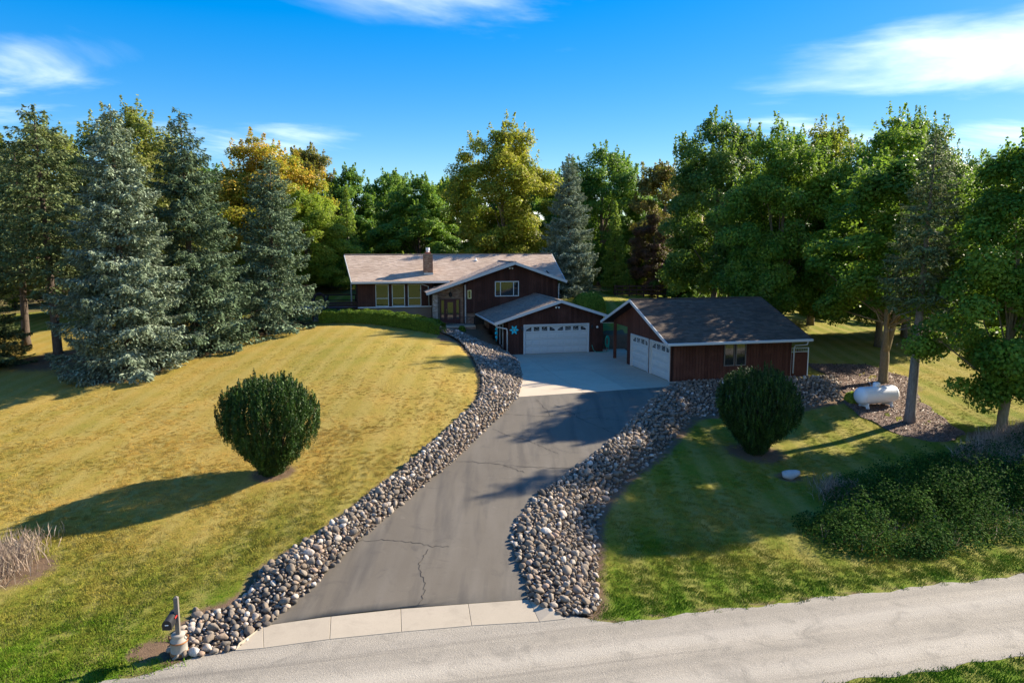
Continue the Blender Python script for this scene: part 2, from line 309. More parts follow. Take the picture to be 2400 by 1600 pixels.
# ------------------------------------------------------------------ object helpers
def tag(o, label=None, cat=None, group=None, kind=None):
    if label: o['label'] = label
    if cat: o['category'] = cat
    if group: o['group'] = group
    if kind: o['kind'] = kind
    return o
def link(name, mesh, mat=None, parent=None):
    o = bpy.data.objects.new(name, mesh); COL.objects.link(o)
    if mat is not None and len(mesh.materials) == 0: mesh.materials.append(mat)
    if parent is not None: o.parent = parent
    return o
def empty(name, loc, rz=0.0):
    o = bpy.data.objects.new(name, None); COL.objects.link(o); o.location = loc; o.rotation_euler = (0, 0, rz); o.empty_display_size = .3
    return o
class MB:
    def __init__(s): s.v = []; s.f = []
    def add(s, vs, fs):
        k = len(s.v); s.v += [tuple(p) for p in vs]; s.f += [tuple(i + k for i in f) for f in fs]; return s
    def box(s, x0, x1, y0, y1, z0, z1):
        return s.add([(x0,y0,z0),(x1,y0,z0),(x1,y1,z0),(x0,y1,z0),(x0,y0,z1),(x1,y0,z1),(x1,y1,z1),(x0,y1,z1)],
                     [(0,3,2,1),(4,5,6,7),(0,1,5,4),(1,2,6,5),(2,3,7,6),(3,0,4,7)])
    def hexa(s, p):
        return s.add(p, [(0,3,2,1),(4,5,6,7),(0,1,5,4),(1,2,6,5),(2,3,7,6),(3,0,4,7)])
    def beam(s, a, b, w, h, up=(0,0,1)):
        a = Vector(a); b = Vector(b); d = (b-a).normalized(); u = Vector(up)
        x = d.cross(u); x = x.normalized() if x.length > 1e-6 else Vector((1,0,0)); y = x.cross(d).normalized()
        p = []
        for c in (a, b): p += [c - x*w/2 - y*h/2, c + x*w/2 - y*h/2, c + x*w/2 + y*h/2, c - x*w/2 + y*h/2]
        return s.hexa(p)
    def prism(s, poly, off):
        n = len(poly); off = Vector(off); vs = [Vector(p) for p in poly]; vs += [p + off for p in vs]
        return s.add(vs, [tuple(range(n))[::-1], tuple(range(n, 2*n))] + [(i, (i+1) % n, n+(i+1) % n, n+i) for i in range(n)])
    def tube(s, pts, rad, seg=8, cap=True):
        pts = [Vector(p) for p in pts]; n = len(pts)
        if not isinstance(rad, (list, tuple)): rad = [rad]*n
        k = len(s.v); prev = None
        for i, p in enumerate(pts):
            d = (pts[min(i+1, n-1)] - pts[max(i-1, 0)]).normalized()
            if prev is None: x = d.orthogonal().normalized()
            else: x = (prev - d*prev.dot(d)).normalized()
            prev = x; y = d.cross(x)
            for j in range(seg):
                a = 2*math.pi*j/seg; s.v.append(tuple(p + (x*math.cos(a) + y*math.sin(a))*rad[i]))
        for i in range(n-1):
            for j in range(seg):
                s.f.append((k+i*seg+j, k+i*seg+(j+1) % seg, k+(i+1)*seg+(j+1) % seg, k+(i+1)*seg+j))
        if cap: s.f.append(tuple(k+j for j in range(seg))[::-1]); s.f.append(tuple(k+(n-1)*seg+j for j in range(seg)))
        return s
    def lathe(s, prof, seg=20, c=(0,0,0)):
        k = len(s.v); n = len(prof)
        for r, z in prof:
            for j in range(seg):
                a = 2*math.pi*j/seg; s.v.append((c[0]+r*math.cos(a), c[1]+r*math.sin(a), c[2]+z))
        for i in range(n-1):
            for j in range(seg): s.f.append((k+i*seg+j, k+i*seg+(j+1) % seg, k+(i+1)*seg+(j+1) % seg, k+(i+1)*seg+j))
        s.f.append(tuple(k+j for j in range(seg))[::-1]); s.f.append(tuple(k+(n-1)*seg+j for j in range(seg)))
        return s
    def build(s, name, mat, parent=None, smooth=False, stuff=False, bevel=0):
        me = bpy.data.meshes.new(name); me.from_pydata(s.v, [], s.f); me.update()
        if smooth: me.shade_smooth()
        o = link(name, me, mat, parent)
        if stuff: o['kind'] = 'stuff'
        if bevel:
            b = o.modifiers.new('bevel', 'BEVEL'); b.width = bevel; b.segments = 2; b.limit_method = 'ANGLE'
        return o
def np_mesh(name, V, F, tint=None, smooth=False):
    me = bpy.data.meshes.new(name); n, k = F.shape
    me.vertices.add(len(V)); me.vertices.foreach_set('co', np.ascontiguousarray(V, np.float32).ravel())
    me.loops.add(n*k); me.loops.foreach_set('vertex_index', np.ascontiguousarray(F, np.int32).ravel())
    me.polygons.add(n); me.polygons.foreach_set('loop_start', np.arange(0, n*k, k, dtype=np.int32))
    me.update(calc_edges=True)
    if smooth: me.polygons.foreach_set('use_smooth', np.ones(n, bool))
    if tint is not None:
        a = me.attributes.new('tint', 'FLOAT_COLOR', 'POINT')
        q = np.ones((len(V), 4), np.float32); q[:, :tint.shape[1]] = tint; a.data.foreach_set('color', q.ravel())
    me.validate(); return me
def unit(a): return a/np.maximum(np.linalg.norm(a, axis=-1, keepdims=True), 1e-9)
def leaf_quads(c, nrm, size, tint, rng, aspect=.62, direction=None, fold=.25):
    """c centres, nrm normals, size half-lengths -> diamond shaped, slightly folded leaves"""
    n = len(c); nrm = unit(nrm)
    t = rng.normal(size=(n, 3)) if direction is None else direction
    t = unit(t - nrm*np.sum(t*nrm, 1, keepdims=True)); b = np.cross(nrm, t); s = np.asarray(size).reshape(-1, 1)
    V = np.stack([c + t*s, c + b*s*aspect + nrm*s*fold, c - t*s, c - b*s*aspect + nrm*s*fold], 1).reshape(-1, 3)
    return V, np.arange(4*n).reshape(-1, 4), np.repeat(tint, 4, 0)

# ------------------------------------------------------------------ site plan (metres, camera foot at the origin)
A0 = np.array([-.29, 52.78]); YAW = R(13)
WU = np.array([math.cos(YAW), math.sin(YAW)]); WV = np.array([-math.sin(YAW), math.cos(YAW)])
def site(u, v): return A0 + WU*u + WV*v            # house axes to site
def drive_z(x, y): return .1 + 2.1*np.clip((y - .1*x - 18.8)/19.2, 0, 1)
DRIVE_L = [(-6.73,18.2),(-6.48,18.4),(-6.11,19.34),(-5.85,20.21),(-5.41,21.65),(-5.0,23.01),(-4.49,24.22),(-3.58,26.64),(-2.17,30.28),(-1.15,33.46),(-.35,35.63),(.26,37.92)]
DRIVE_R = [(.49,19.7),(.47,20.43),(.19,21.63),(.03,22.97),(.14,24.01),(.54,25.31),(1.23,26.76),(2.36,28.38),(3.65,30.44),(4.89,32.52),(6.14,35.19),(7.53,37.95),(9.23,40.97)]
BANK_L = [  # (drive or house side, lawn side)
 ((-4.2,57.3,3.35),(-5.58,55.7,3.6)),((-3.2,55.9,3.1),(-4.6,54.2,3.45)),((-2.3,54.7,2.9),(-3.9,52.6,3.35)),((-.95,53.6,2.55),(-3.25,50.2,3.25)),((-.15,51.8,2.35),(-2.75,47.8,3.12)),
 ((.32,50.1,2.25),(-2.3,45.4,3.02)),((.5,46.8,2.2),(-1.95,43.0,2.9)),((.57,44.6,2.2),(-1.65,40.8,2.8)),((.5,41.2,2.2),(-1.56,38.6,2.62)),((.26,37.92,2.19),(-1.66,36.5,2.42)),
 ((-.35,35.63,1.94),(-1.96,35.05,2.3)),((-1.15,33.46,1.72),(-2.72,32.56,2.05)),((-2.17,30.28,1.38),(-3.6,30.0,1.7)),((-2.9,28.3,1.17),(-4.25,28.1,1.45)),((-3.58,26.64,1.),(-4.91,26.66,1.25)),
 ((-4.49,24.22,.74),(-5.75,24.5,.96)),((-5.0,23.01,.62),(-6.3,23.35,.74)),((-5.41,21.65,.47),(-7.05,22.2,.5)),((-5.75,20.55,.35),(-7.72,21.0,.3)),((-6.0,19.75,.27),(-7.62,20.1,.18)),
 ((-6.3,18.95,.19),(-7.95,19.3,.1)),((-6.62,18.35,.12),(-8.65,19.0,.07)),((-6.85,17.9,.06),(-8.85,18.3,.03)),((-7.1,17.35,.02),(-8.75,17.5,.01)),((-7.35,17.2,.01),(-8.45,16.85,0.))]
BANK_R = [((20.4,45.4,1.95),(20.95,44.8,1.2)),((18.6,44.3,2.1),(19.7,41.9,.92)),((16.5,43.7,2.15),(16.3,40.2,.8)),((13.4,43.0,2.2),(13.0,39.2,.8)),((10.6,42.32,2.2),(10.6,38.5,.8)),((9.35,41.5,2.2),(9.6,37.7,.75)),
 ((7.53,37.95,2.11),(8.4,35.3,.68)),((6.14,35.19,1.83),(7.2,32.9,.6)),((4.89,32.52,1.55),(6.1,31.1,.5)),((3.65,30.44,1.33),(4.95,29.4,.42)),((2.36,28.38,1.12),(4.15,27.9,.35)),((1.23,26.76,.96),(3.6,26.8,.3)),
 ((.54,25.31,.81),(3.15,25.5,.2)),((.14,24.01,.67),(2.95,24.3,.17)),((.03,22.97,.56),(2.8,23.1,.13)),((.19,21.63,.41),(2.65,21.9,.08)),((.47,20.43,.27),(2.45,20.8,.03)),((.5,19.7,.18),(2.5,19.9,0.)),((1.35,18.98,.03),(2.25,19.1,0.))]
COURT = [(-2.81,-14.59),(6.53,-13.75),(7.02,-12.62),(7.02,-5.75),(9.6,-5.75),(9.6,1.2),(7.4,1.2),(7.4,-.02),(0.0,-.02),(.11,-1.87),(-.35,-5.2),(-1.07,-8.51)]
COURT_W = [tuple(site(u, v)) for u, v in COURT]
RA = R(12.3); RD = np.array([math.cos(RA), math.sin(RA)]); RN = np.array([-math.sin(RA), math.cos(RA)])
ROAD_FAR = 17.68; ROAD_NEAR = 13.9
HOUSE_W = [tuple(site(*p)) for p in ((-10.5,9.5),(-4.4,9.5),(-4.4,8.1),(-1.9,8.1),(-1.9,7.5),(0,7.5),(0,0.1),(7.3,0.1),(7.3,7.5),(5.9,7.5),(5.9,18.5),(-10.5,18.5))]
DET_W = [tuple(site(*p)) for p in ((7.05,-12.45),(15,-12.45),(15,-5.7),(7.05,-5.7))]
MULCH = [(20.3,43.0),(19.2,40.9),(19.6,38.4),(20.1,36.2),(21.6,35.2),(23.3,36.3),(23.6,38.2),(24.3,42.2),(26.2,47.4),(25.0,50.5),(20.2,49.6),(20.6,45.5)]
THICKET = [(13.9,29.6),(12.2,27.4),(11.2,25.4),(10.6,23.6),(12.5,22.8),(16,23.6),(20,25.4),(24,28.6),(27.5,33.5),(26,35.6),(22.5,33.6),(20,32.6),(16.5,31.0)]
def inside(P, poly):
    x, y = P[:, 0], P[:, 1]; r = np.zeros(len(P), bool); n = len(poly); j = n-1
    for i in range(n):
        xi, yi = poly[i]; xj, yj = poly[j]
        c = ((yi > y) != (yj > y)) & (x < (xj-xi)*(y-yi)/((yj-yi) or 1e-9) + xi); r ^= c; j = i
    return r
def dist_poly(P, poly, closed=True):
    d = np.full(len(P), 1e9); n = len(poly)
    for i in range(n if closed else n-1):
        a = np.array(poly[i][:2], float); b = np.array(poly[(i+1) % n][:2], float); ab = b-a
        t = np.clip(((P-a)@ab)/(ab@ab), 0, 1); d = np.minimum(d, np.linalg.norm(P-a-t[:, None]*ab, axis=1))
    return d
DRIVE_P = DRIVE_L + DRIVE_R[::-1]
BANKL_P = [a[:2] for a, b in BANK_L] + [b[:2] for a, b in BANK_L][::-1]
BANKR_P = [a[:2] for a, b in BANK_R] + [b[:2] for a, b in BANK_R][::-1]

CP = [b for a, b in BANK_L] + [b for a, b in BANK_R] + [(a[0], a[1], a[2]-.08) for a, b in BANK_L] + [(a[0], a[1], a[2]-.08) for a, b in BANK_R]
CP += [(-9.6,28.2,1.05),(-12,20,.15),(-20,19,.1),(-16.5,25,.55),(-24.6,44.6,2.2),(-21.6,50.5,3.0),(-17.9,56.3,3.7),(-36,45,1.9),(-32,30,.6),(-8,36,2.2),(-8,45,3.25),(-20,36,1.6),(-10,33,1.7),
 (-15,58.3,4.05),(-10.3,57.8,4.0),(-7.2,56,3.75),(-12,50,3.6),(-13.5,54.5,3.9),(11.6,33.6,.5),(21.1,41,1.0),(21.7,38.4,.8),(25,36,.6),(12.1,30.6,.3),(24.5,45.5,1.25),(11,23,.0),(17.8,24.5,.0),(26,35.5,.5),(20,32.5,.2),(15,28,.0),(6.5,26,.15),(6,22,.05),
 (37,60,2.4),(28,60,2.5),(20,54,2.4),(31,50,1.8),(50,80,3.0),(36,40,1.0),(40,26,.3),(35,70,2.6),(60,90,3.2),(7.8,58.2,3.7),(7.2,61,4.5),(11.5,56.8,3.1),(16.5,52,2.3),(18,47,2.1),(9,66,4.8),(13,75,4.9),(20,66,3.6),
 (-25,86,6.0),(-17,68,4.9),(-30,70,4.6),(0,86,5.6),(15,90,5.0),(-60,88,3.2),(-45,62,3.0),(0,130,5.5),(60,140,4.5),(-60,140,4.5),(0,300,5),(160,300,5),(-160,300,5),(160,100,3),(-160,100,2.5),(120,30,.5),(-120,10,.2),(90,60,2.2),(-90,50,1.8)]
CP = np.array(CP, float)
def tps_fit(P, z, lam=.02):
    n = len(P); d = np.linalg.norm(P[:, None]-P[None], axis=2); K = np.where(d > 0, d*d*np.log(d+1e-9), 0) + lam*np.eye(n)*n*.05
    Q = np.c_[np.ones(n), P]; Mx = np.block([[K, Q], [Q.T, np.zeros((3, 3))]])
    return np.linalg.solve(Mx, np.r_[z, 0, 0, 0])
SC = 30.
_w = tps_fit(CP[:, :2]/SC, CP[:, 2], .004)
def height(P):
    P = np.asarray(P, float).reshape(-1, 2); out = np.empty(len(P))
    for i in range(0, len(P), 8000):
        p = P[i:i+8000]; pc = np.clip(p, (-180, -40), (180, 320))/SC
        d = np.linalg.norm(pc[:, None]-CP[None, :, :2]/SC, axis=2); K = d*d*np.log(d+1e-9)
        out[i:i+8000] = K@_w[:-3] + _w[-3] + pc@_w[-2:]
    s = P@RN; k = np.clip((s - ROAD_FAR - .8)/2.8, 0, 1); k = k*k*(3-2*k)
    out = np.where(s < ROAD_FAR + 3.5, out*k, out)
    far = np.clip((s - 230)/120, 0, 1); out = out*(1-far) + 5*far
    for poly, lim in ((DRIVE_P, None), (COURT_W, 2.04), (DET_W, 2.0)):
        m = inside(P, poly)
        if m.any(): out[m] = np.minimum(out[m], (drive_z(P[m, 0], P[m, 1]) - .16) if lim is None else lim)
    q = P-A0; qu, qv = q@WU, q@WV; m = ((qu > -.15) & (qu < 7.7) & (qv > -1.2) & (qv < 7.5)) | ((qu > 6.6) & (qu < 15.1) & (qv > -12.55) & (qv < -5.4))
    if m.any(): out[m] = np.minimum(out[m], 2.0)
    m = inside(P, BANKL_P) | inside(P, BANKR_P)
    out[m] -= .08
    return out
def hz(x, y): return float(height(np.array([[x, y]]))[0])

def far_edge(x):
    e = np.clip((x+9.2)/1.9, 0, 1)*np.clip((2.9-x)/1.7, 0, 1); return ROAD_FAR + .8*e*e*(3-2*e)
def dryness(P):
    s = P@RN - ROAD_FAR
    d = np.where(P[:, 0] < 4, .62, .25)*1.0
    d = np.where(P[:, 0] < 4, np.clip(.06 + s*.06, .0, .80), np.clip(.12 + s*.016, .05, .5))
    d = d + .42*np.exp(-((P[:, 0]-8)/3.2)**2 - ((P[:, 1]-26)/2.8)**2)
    d = np.where(P[:, 1] > 60, .30, d)
    d = np.where(s < -3, .12, d)
    return d
SOILS = [(-9.6,28.2,1.2),(11.6,33.6,1.9),(-24.2,44.6,3.2),(-22.3,50,3.6),(-19.2,56,3.4),(-31,49,4.0),(-27.5,47,3.),(-17.5,57.5,2.0),(24.2,36,1.2),(24.4,45.5,2.0),(12.1,30.6,.8),(-9.3,17.3,.7),(-15.3,21.3,1.5)]
def soilness(P):
    s = np.zeros(len(P)); q = P-A0; qu, qv = q@WU, q@WV
    s[(qu > -5) & (qu < 0) & (qv > 0) & (qv < 9)] = 1.; s[(qu > 7.2) & (qu < 10) & (qv > -6) & (qv < 2.6)] = 1.
    for x, y, r in SOILS: s = np.maximum(s, np.clip(1.25 - np.hypot(P[:, 0]-x, P[:, 1]-y)/r, 0, 1))
    for poly in (BANKL_P, BANKR_P): s = np.maximum(s, np.where(inside(P, poly), 1., np.clip(.85 - dist_poly(P, poly)/.9, 0, 1)))
    s = np.maximum(s, np.where(inside(P, THICKET), .35, 0))
    f = P@RN - ROAD_FAR; s = np.maximum(s, np.where(f > 0, np.clip(.66 - f/.9, 0, 1), 0))
    s = np.maximum(s, np.where((P[:, 1] > 72) & (np.abs(P[:, 0]+6) > 0) & (P@RN > 62), np.clip((P@RN-70)/10, 0, .55), 0))
    return s
# ground sheet
def axis(segs):
    o = []
    for a, b, st in segs: o += list(np.arange(a, b, st))
    return np.array(o + [segs[-1][1]])
gx = axis([(-900,-200,70),(-200,-60,8),(-60,-30,1.5),(-30,32,.32),(32,70,1.5),(70,200,8),(200,900,70)])
gy = axis([(-300,0,25),(0,13,1.5),(13,64,.32),(64,110,1.2),(110,240,8),(240,1500,90)])
GX, GY = np.meshgrid(gx, gy); GP = np.c_[GX.ravel(), GY.ravel()]
GZ = height(GP); nx, ny = len(gx), len(gy)
GZ += np.where((GP@RN > ROAD_FAR+1.5), .03*np.sin(GP[:, 0]*.9+1.3*np.sin(GP[:, 1]*.5))*np.cos(GP[:, 1]*.8), 0)
ii = np.arange((ny-1)*(nx-1)); rr, cc = ii//(nx-1), ii % (nx-1); i0 = rr*nx+cc
gm = np_mesh('ground', np.c_[GP, GZ], np.stack([i0, i0+1, i0+nx+1, i0+nx], 1), smooth=True)
for nm, fn in (('dry', dryness), ('soil', soilness)):
    a = gm.attributes.new(nm, 'FLOAT', 'POINT'); a.data.foreach_set('value', fn(GP).astype(np.float32))
tag(link('ground', gm, M['ground']), kind='structure')

# road sheet with a ragged edge
def strip(name, Lp, Rp, mat, rows=4):
    n = len(Lp); V = []; F = []
    for i in range(n):
        for j in range(rows+1):
            t = j/rows; V.append([Lp[i][k]*(1-t)+Rp[i][k]*t for k in range(3)])
    for i in range(n-1):
        for j in range(rows): a = i*(rows+1)+j; F.append((a, a+1, a+rows+2, a+rows+1))
    me = bpy.data.meshes.new(name); me.from_pydata(V, [], F); me.update(); me.shade_smooth(); return link(name, me, mat)
rng = np.random.default_rng(3); random.seed(3)
ss = np.r_[np.arange(-400, -30, 10), np.arange(-30, 40, .18), np.arange(40, 400, 10)]
wob = lambda s, k: .05*math.sin(s*1.7+k)+.045*math.sin(s*4.3+2*k)+.03*random.uniform(-1, 1)
near = [tuple(RD*s + RN*(ROAD_NEAR + wob(s, 1))) + (.006,) for s in ss]; farr = []
for s in ss:
    x = (RD*s + RN*ROAD_FAR)[0]; e = min(1, max(0, (x+9.2)/1.9))*min(1, max(0, (2.9-x)/1.7)); e = e*e*(3-2*e)
    farr.append(tuple(RD*s + RN*(ROAD_FAR + .8*e + wob(s, 4)*(1-e))) + (.006,))
tag(strip('road', near, farr, M['road'], 6), kind='structure')

# driveway
def resample(pts, n):
    p = np.array(pts, float); d = np.r_[0, np.cumsum(np.linalg.norm(np.diff(p[:, :2], axis=0), axis=1))]
    q = np.linspace(0, d[-1], n); return np.stack([np.interp(q, d, p[:, k]) for k in range(p.shape[1])], 1)
dl, dr = resample(DRIVE_L, 60), resample(DRIVE_R, 60)
ext = unit(dl-dr); ext[-1] *= .0; ext[0] *= 0
DLp = dl + ext*.25; DRp = dr - ext*.25
f3 = lambda P: [(x, y, float(drive_z(x, y))) for x, y in P]
drv = strip('driveway', f3(DLp), f3(DRp), M['asphalt'], 10); tag(drv, kind='structure')
for j in range(11):
    x = -6.73 + (.49+6.73)*j/10; y = float(np.interp(x, [-6.7,-4.99,-3.13,-1.25,.49], [18.32,18.82,19.23,19.52,19.78])); drv.data.vertices[j].co = (x, y, .128)
CR = [[(-5.3,22.7),(-4.3,22.9),(-3.4,22.8),(-2.6,22.55),(-2.0,22.5)],[(-2.65,19.35),(-2.55,20.2),(-2.9,21.4),(-2.7,22.3)],[(-2.4,29.4),(-1.2,29.3),(-.4,29.1),(.6,28.9),(2.5,28.75)],[(-.4,29.1),(.2,28.6),(.5,28.3)],
 [(-.9,33.2),(-.2,32.4),(.8,31.7),(1.5,30.8),(2.0,30.3)],[(2.2,36.7),(3.0,35.6),(3.4,34.5),(4.3,33.4),(4.9,32.6)],[(3.4,34.6),(4.2,34.9),(5.5,34.4)],[(-.5,35.3),(1.2,35.0),(2.9,35.2),(4.0,36.0),(5.6,36.6)],[(1.3,37.6),(1.7,36.2),(1.9,35.1)]]
def ribbon(pts, w, rng):
    p = resample(pts, max(6, int(len(pts)*7))); p += rng.normal(0, .035, p.shape); d = unit(np.gradient(p, axis=0)); nn = np.c_[-d[:, 1], d[:, 0]]
    ww = w*rng.uniform(.35, 1.2, (len(p), 1)); a, b = p+nn*ww, p-nn*ww; m = MB()
    V = [(q[0], q[1], float(drive_z(*q))+.008) for q in np.r_[a, b]]; n = len(p)
    m.add(V, [(i+n, i+n+1, i+1, i) for i in range(n-1)]); return m
for c in CR: ribbon(c, .013, rng).build('crack', M['crack'], drv)

# concrete apron: six slabs
AT = [(-7.02,17.45),(-6.70,18.30),(-4.99,18.80),(-3.13,19.21),(-1.25,19.5),(.49,19.76),(1.15,19.1)]
AB = [(-7.07,17.29),(-6.38,17.41),(-4.79,17.83),(-2.96,18.19),(-1.10,18.51),(.75,18.72),(1.49,18.87)]
ap = tag(empty('driveway_apron', (-2.9, 18.6, 0)), kind='structure')
for i in range(6):
    q = [AB[i], AB[i+1], AT[i+1], AT[i]]; c = np.mean(q, 0)
    poly = [(c[0]+(x-c[0])*.994+2.9, c[1]+(y-c[1])*.99-18.6) for x, y in q]
    zz = [.02, .02, .135, .135]
    m = MB(); m.hexa([(poly[k][0], poly[k][1], zz[k]-.15) for k in range(4)] + [(poly[k][0], poly[k][1], zz[k]) for k in range(4)])
    m.build('slab', M['apron'], ap, bevel=.008)

# forecourt slabs
fc = tag(empty('forecourt', (A0[0], A0[1], 2.2), YAW), kind='structure')
MB().prism([(u, v, -.05) for u, v in COURT], (0, 0, -.1)).build('forecourt_bed', M['soil'], fc)
for ua, ub in ((-9, 1.05), (1.05, 3.75), (3.75, 6.95), (6.95, 20)):
    for va, vb in ((-30, -7.4), (-7.4, 30)):
        bm = bmesh.new(); bm.faces.new([bm.verts.new((u, v, 0)) for u, v in COURT])
        g = .009
        for co, no in (((ua+g,0,0),(-1,0,0)), ((ub-g,0,0),(1,0,0)), ((0,va+g*.5,0),(0,-1,0)), ((0,vb-g*.5,0),(0,1,0))):
            bmesh.ops.bisect_plane(bm, geom=bm.verts[:]+bm.edges[:]+bm.faces[:], plane_co=co, plane_no=no, clear_outer=True)
        if not bm.faces: bm.free(); continue
        r = bmesh.ops.extrude_face_region(bm, geom=bm.faces[:]); 
        for v in r['geom']:
            if isinstance(v, bmesh.types.BMVert): v.co.z -= .045
        bmesh.ops.recalc_face_normals(bm, faces=bm.faces[:])
        me = bpy.data.meshes.new('slab'); bm.to_mesh(me); bm.free(); link('slab', me, M['slab'], fc)

# ------------------------------------------------------------------ stone banks
def ico_np(sub):
    bm = bmesh.new(); bmesh.ops.create_icosphere(bm, subdivisions=sub, radius=1.0); bm.verts.ensure_lookup_table()
    V = np.array([v.co[:] for v in bm.verts]); F = np.array([[v.index for v in f.verts] for f in bm.faces]); bm.free(); return V, F
ICO_V, ICO_F = ico_np(2)
def stone_shape(rng, ICO=None):
    V = (ICO_V if ICO is None else ICO).copy(); d = np.ones(len(V))
    for _ in range(7):
        k = unit(rng.normal(size=3)); d += rng.uniform(-.16, .12)*np.clip(V@k, 0, 1)**2
    for _ in range(8):                      # a few flattened faces
        k = unit(rng.normal(size=3)); lim = rng.uniform(.5, .8); h = (V*d[:, None])@k
        V = V - np.clip(h-lim, 0, 1)[:, None]*k/d[:, None]*.85
    return V*d[:, None]*np.array([1, rng.uniform(.6, .95), rng.uniform(.48, .8)])
rng = np.random.default_rng(11)
SHAPES = [stone_shape(rng) for _ in range(16)]
SHAPE_ME = [np_mesh('stone', s, ICO_F, smooth=True) for s in SHAPES]
ICO1_V, ICO1_F = ico_np(1); SHAPES1 = [stone_shape(rng, ICO1_V) for _ in range(24)]
for me in SHAPE_ME: me.materials.append(M['stone'])
def rotmat(rng, tilt=.5):
    q = Matrix.Rotation(rng.uniform(0, 6.283), 3, 'Z') @ Matrix.Rotation(rng.normal(0, tilt), 3, 'X') @ Matrix.Rotation(rng.normal(0, tilt), 3, 'Y'); return q
def stone_bank(name, pairs, mound, label, seed, r0=.125, extra=()):
    rng = np.random.default_rng(seed)
    a = np.array([p[0] for p in pairs]); b = np.array([p[1] for p in pairs]); md = np.array(mound)
    n = len(pairs); idx = np.arange(n); 
    def at(s, t):
        k = s*(n-1); P = np.stack([np.interp(k, idx, a[:, i])*(1-t) + np.interp(k, idx, b[:, i])*t for i in range(3)], 1)
        P[:, 2] += np.interp(k, idx, md)*np.sin(np.pi*np.clip(t, 0, 1))**.8
        return P
    c = pairs[n//2][1]; root = empty(name, (c[0], c[1], c[2])); org = np.array(c)
    ns, nt = n*5, 9
    gs, gt = np.meshgrid(np.linspace(0, 1, ns), np.linspace(0, 1, nt), indexing='ij'); P = at(gs.ravel(), gt.ravel()); P[:, 2] -= .03
    q = np.arange((ns-1)*(nt-1)); i0 = (q//(nt-1))*nt + q % (nt-1)
    link('soil_core', np_mesh('soil_core', P-org, np.stack([i0, i0+nt, i0+nt+1, i0+1], 1), smooth=True), M['soil'], root)
    # area weighted random spots
    sw = np.linspace(0, 1, 400); A_, B_ = at(sw, np.zeros(400)), at(sw, np.ones(400))
    w = np.linalg.norm(A_-B_, axis=1)*np.r_[np.linalg.norm(np.diff((A_+B_)/2, axis=0), axis=1), 0]; cdf = np.cumsum(w)/w.sum()
    spots = []; grid = {}
    def try_pass(N, rlo, rhi, pack, lift):
        s = np.interp(rng.random(N), cdf, sw); t = rng.uniform(-.02, 1.03, N)
        P = at(s, t); rad = rng.uniform(rlo, rhi, N)**1.0
        big = rng.random(N) < .06; rad = np.where(big, rad*1.45, rad)
        o = np.argsort(-rad) if pack < .9 else np.arange(N)
        for i in o:
            x, y, z = P[i]; r = rad[i]; g = (int(x//.5), int(y//.5)); ok = True
            for dx in (-1, 0, 1):
                for dy in (-1, 0, 1):
                    for (X, Y, Q) in grid.get((g[0]+dx, g[1]+dy), ()):
                        if (X-x)**2 + (Y-y)**2 < (pack*(Q+r))**2: ok = False; break
                    if not ok: break
                if not ok: break
            if ok:
                grid.setdefault(g, []).append((x, y, r)); spots.append((x, y, z + r*lift, r))
    try_pass(12000, r0*.75, r0*1.6, .76, .30)
    try_pass(24000, r0*.45, r0*.85, .70, .45)
    for e in extra: spots.append(e)
    spots = np.array(spots); app = spots[:, 3]/np.maximum(spots[:, 1], 5); order = np.argsort(-app)
    for i in order[:300]:
        x, y, z, r = spots[i]; o = link('stone', SHAPE_ME[rng.integers(16)], None, root)
        o.location = (x-org[0], y-org[1], z-org[2]); o.scale = (r*1.12,)*3; o.rotation_euler = rotmat(rng).to_euler()
    VV, FF = [], []; k = 0
    for i in order[300:]:
        x, y, z, r = spots[i]; V = SHAPES1[rng.integers(24)]*r*1.14 @ np.array(rotmat(rng)).T + np.array([x, y, z]) - org
        VV.append(V); FF.append(ICO1_F + k); k += len(V)
    if VV:
        o = link('small_stones', np_mesh('small_stones', np.concatenate(VV), np.concatenate(FF), smooth=False), M['stone'], root); o['kind'] = 'stuff'
    tag(root, label, 'stone bank')
    return root
ml = [.12]*9 + [.14]*7 + [.22, .30, .42, .35, .08, .06, .06, .04, .02]
stone_bank('fieldstone_bank', BANK_L, ml, 'narrow bank of rounded fieldstones between driveway and golden lawn, ending at the mailbox', 21, .077,
           extra=[(-7.75,17.25,.1,.16),(-8.05,17.12,.1,.17),(-7.55,19.9,.3,.15),(-6.35,19.2,.38,.17),(-7.0,18.6,.22,.16),(-8.85,19.15,.12,.13)])
mr = [.05,.1,.12,.12,.14,.2,.3,.34,.36,.36,.36,.36,.38,.40,.38,.32,.2,.1,.04]
stone_bank('fieldstone_bank', BANK_R, mr, 'wide sloping bank of grey fieldstones below the small red-brown garage beside driveway', 22, .083)

# far low stone wall behind the lawn
def stone_row(name, a, b, hgt, r, label, seed):
    rng = np.random.default_rng(seed); root = empty(name, (a[0], a[1], hz(*a))); L = math.hypot(b[0]-a[0], b[1]-a[1]); k = 0
    while k*r*1.5 < L:
        t = k*r*1.5/L; x, y = a[0]+(b[0]-a[0])*t, a[1]+(b[1]-a[1])*t; z = hz(x, y)
        for j in range(hgt):
            o = link('stone', SHAPE_ME[rng.integers(16)], None, root); s = r*rng.uniform(.8, 1.25)
            o.location = (x-a[0]+rng.normal(0, .08), y-a[1]+rng.normal(0, .1), z - root.location.z + r*(.45+1.05*j)); o.scale = (s, s, s); o.rotation_euler = rotmat(rng, .3).to_euler()
        k += 1
    tag(root, label, 'stone wall')
stone_row('field_stone_wall', (-28, 83), (-15.5, 81), 2, .42, 'low dry stone wall at the edge of the wood behind the deck', 5)

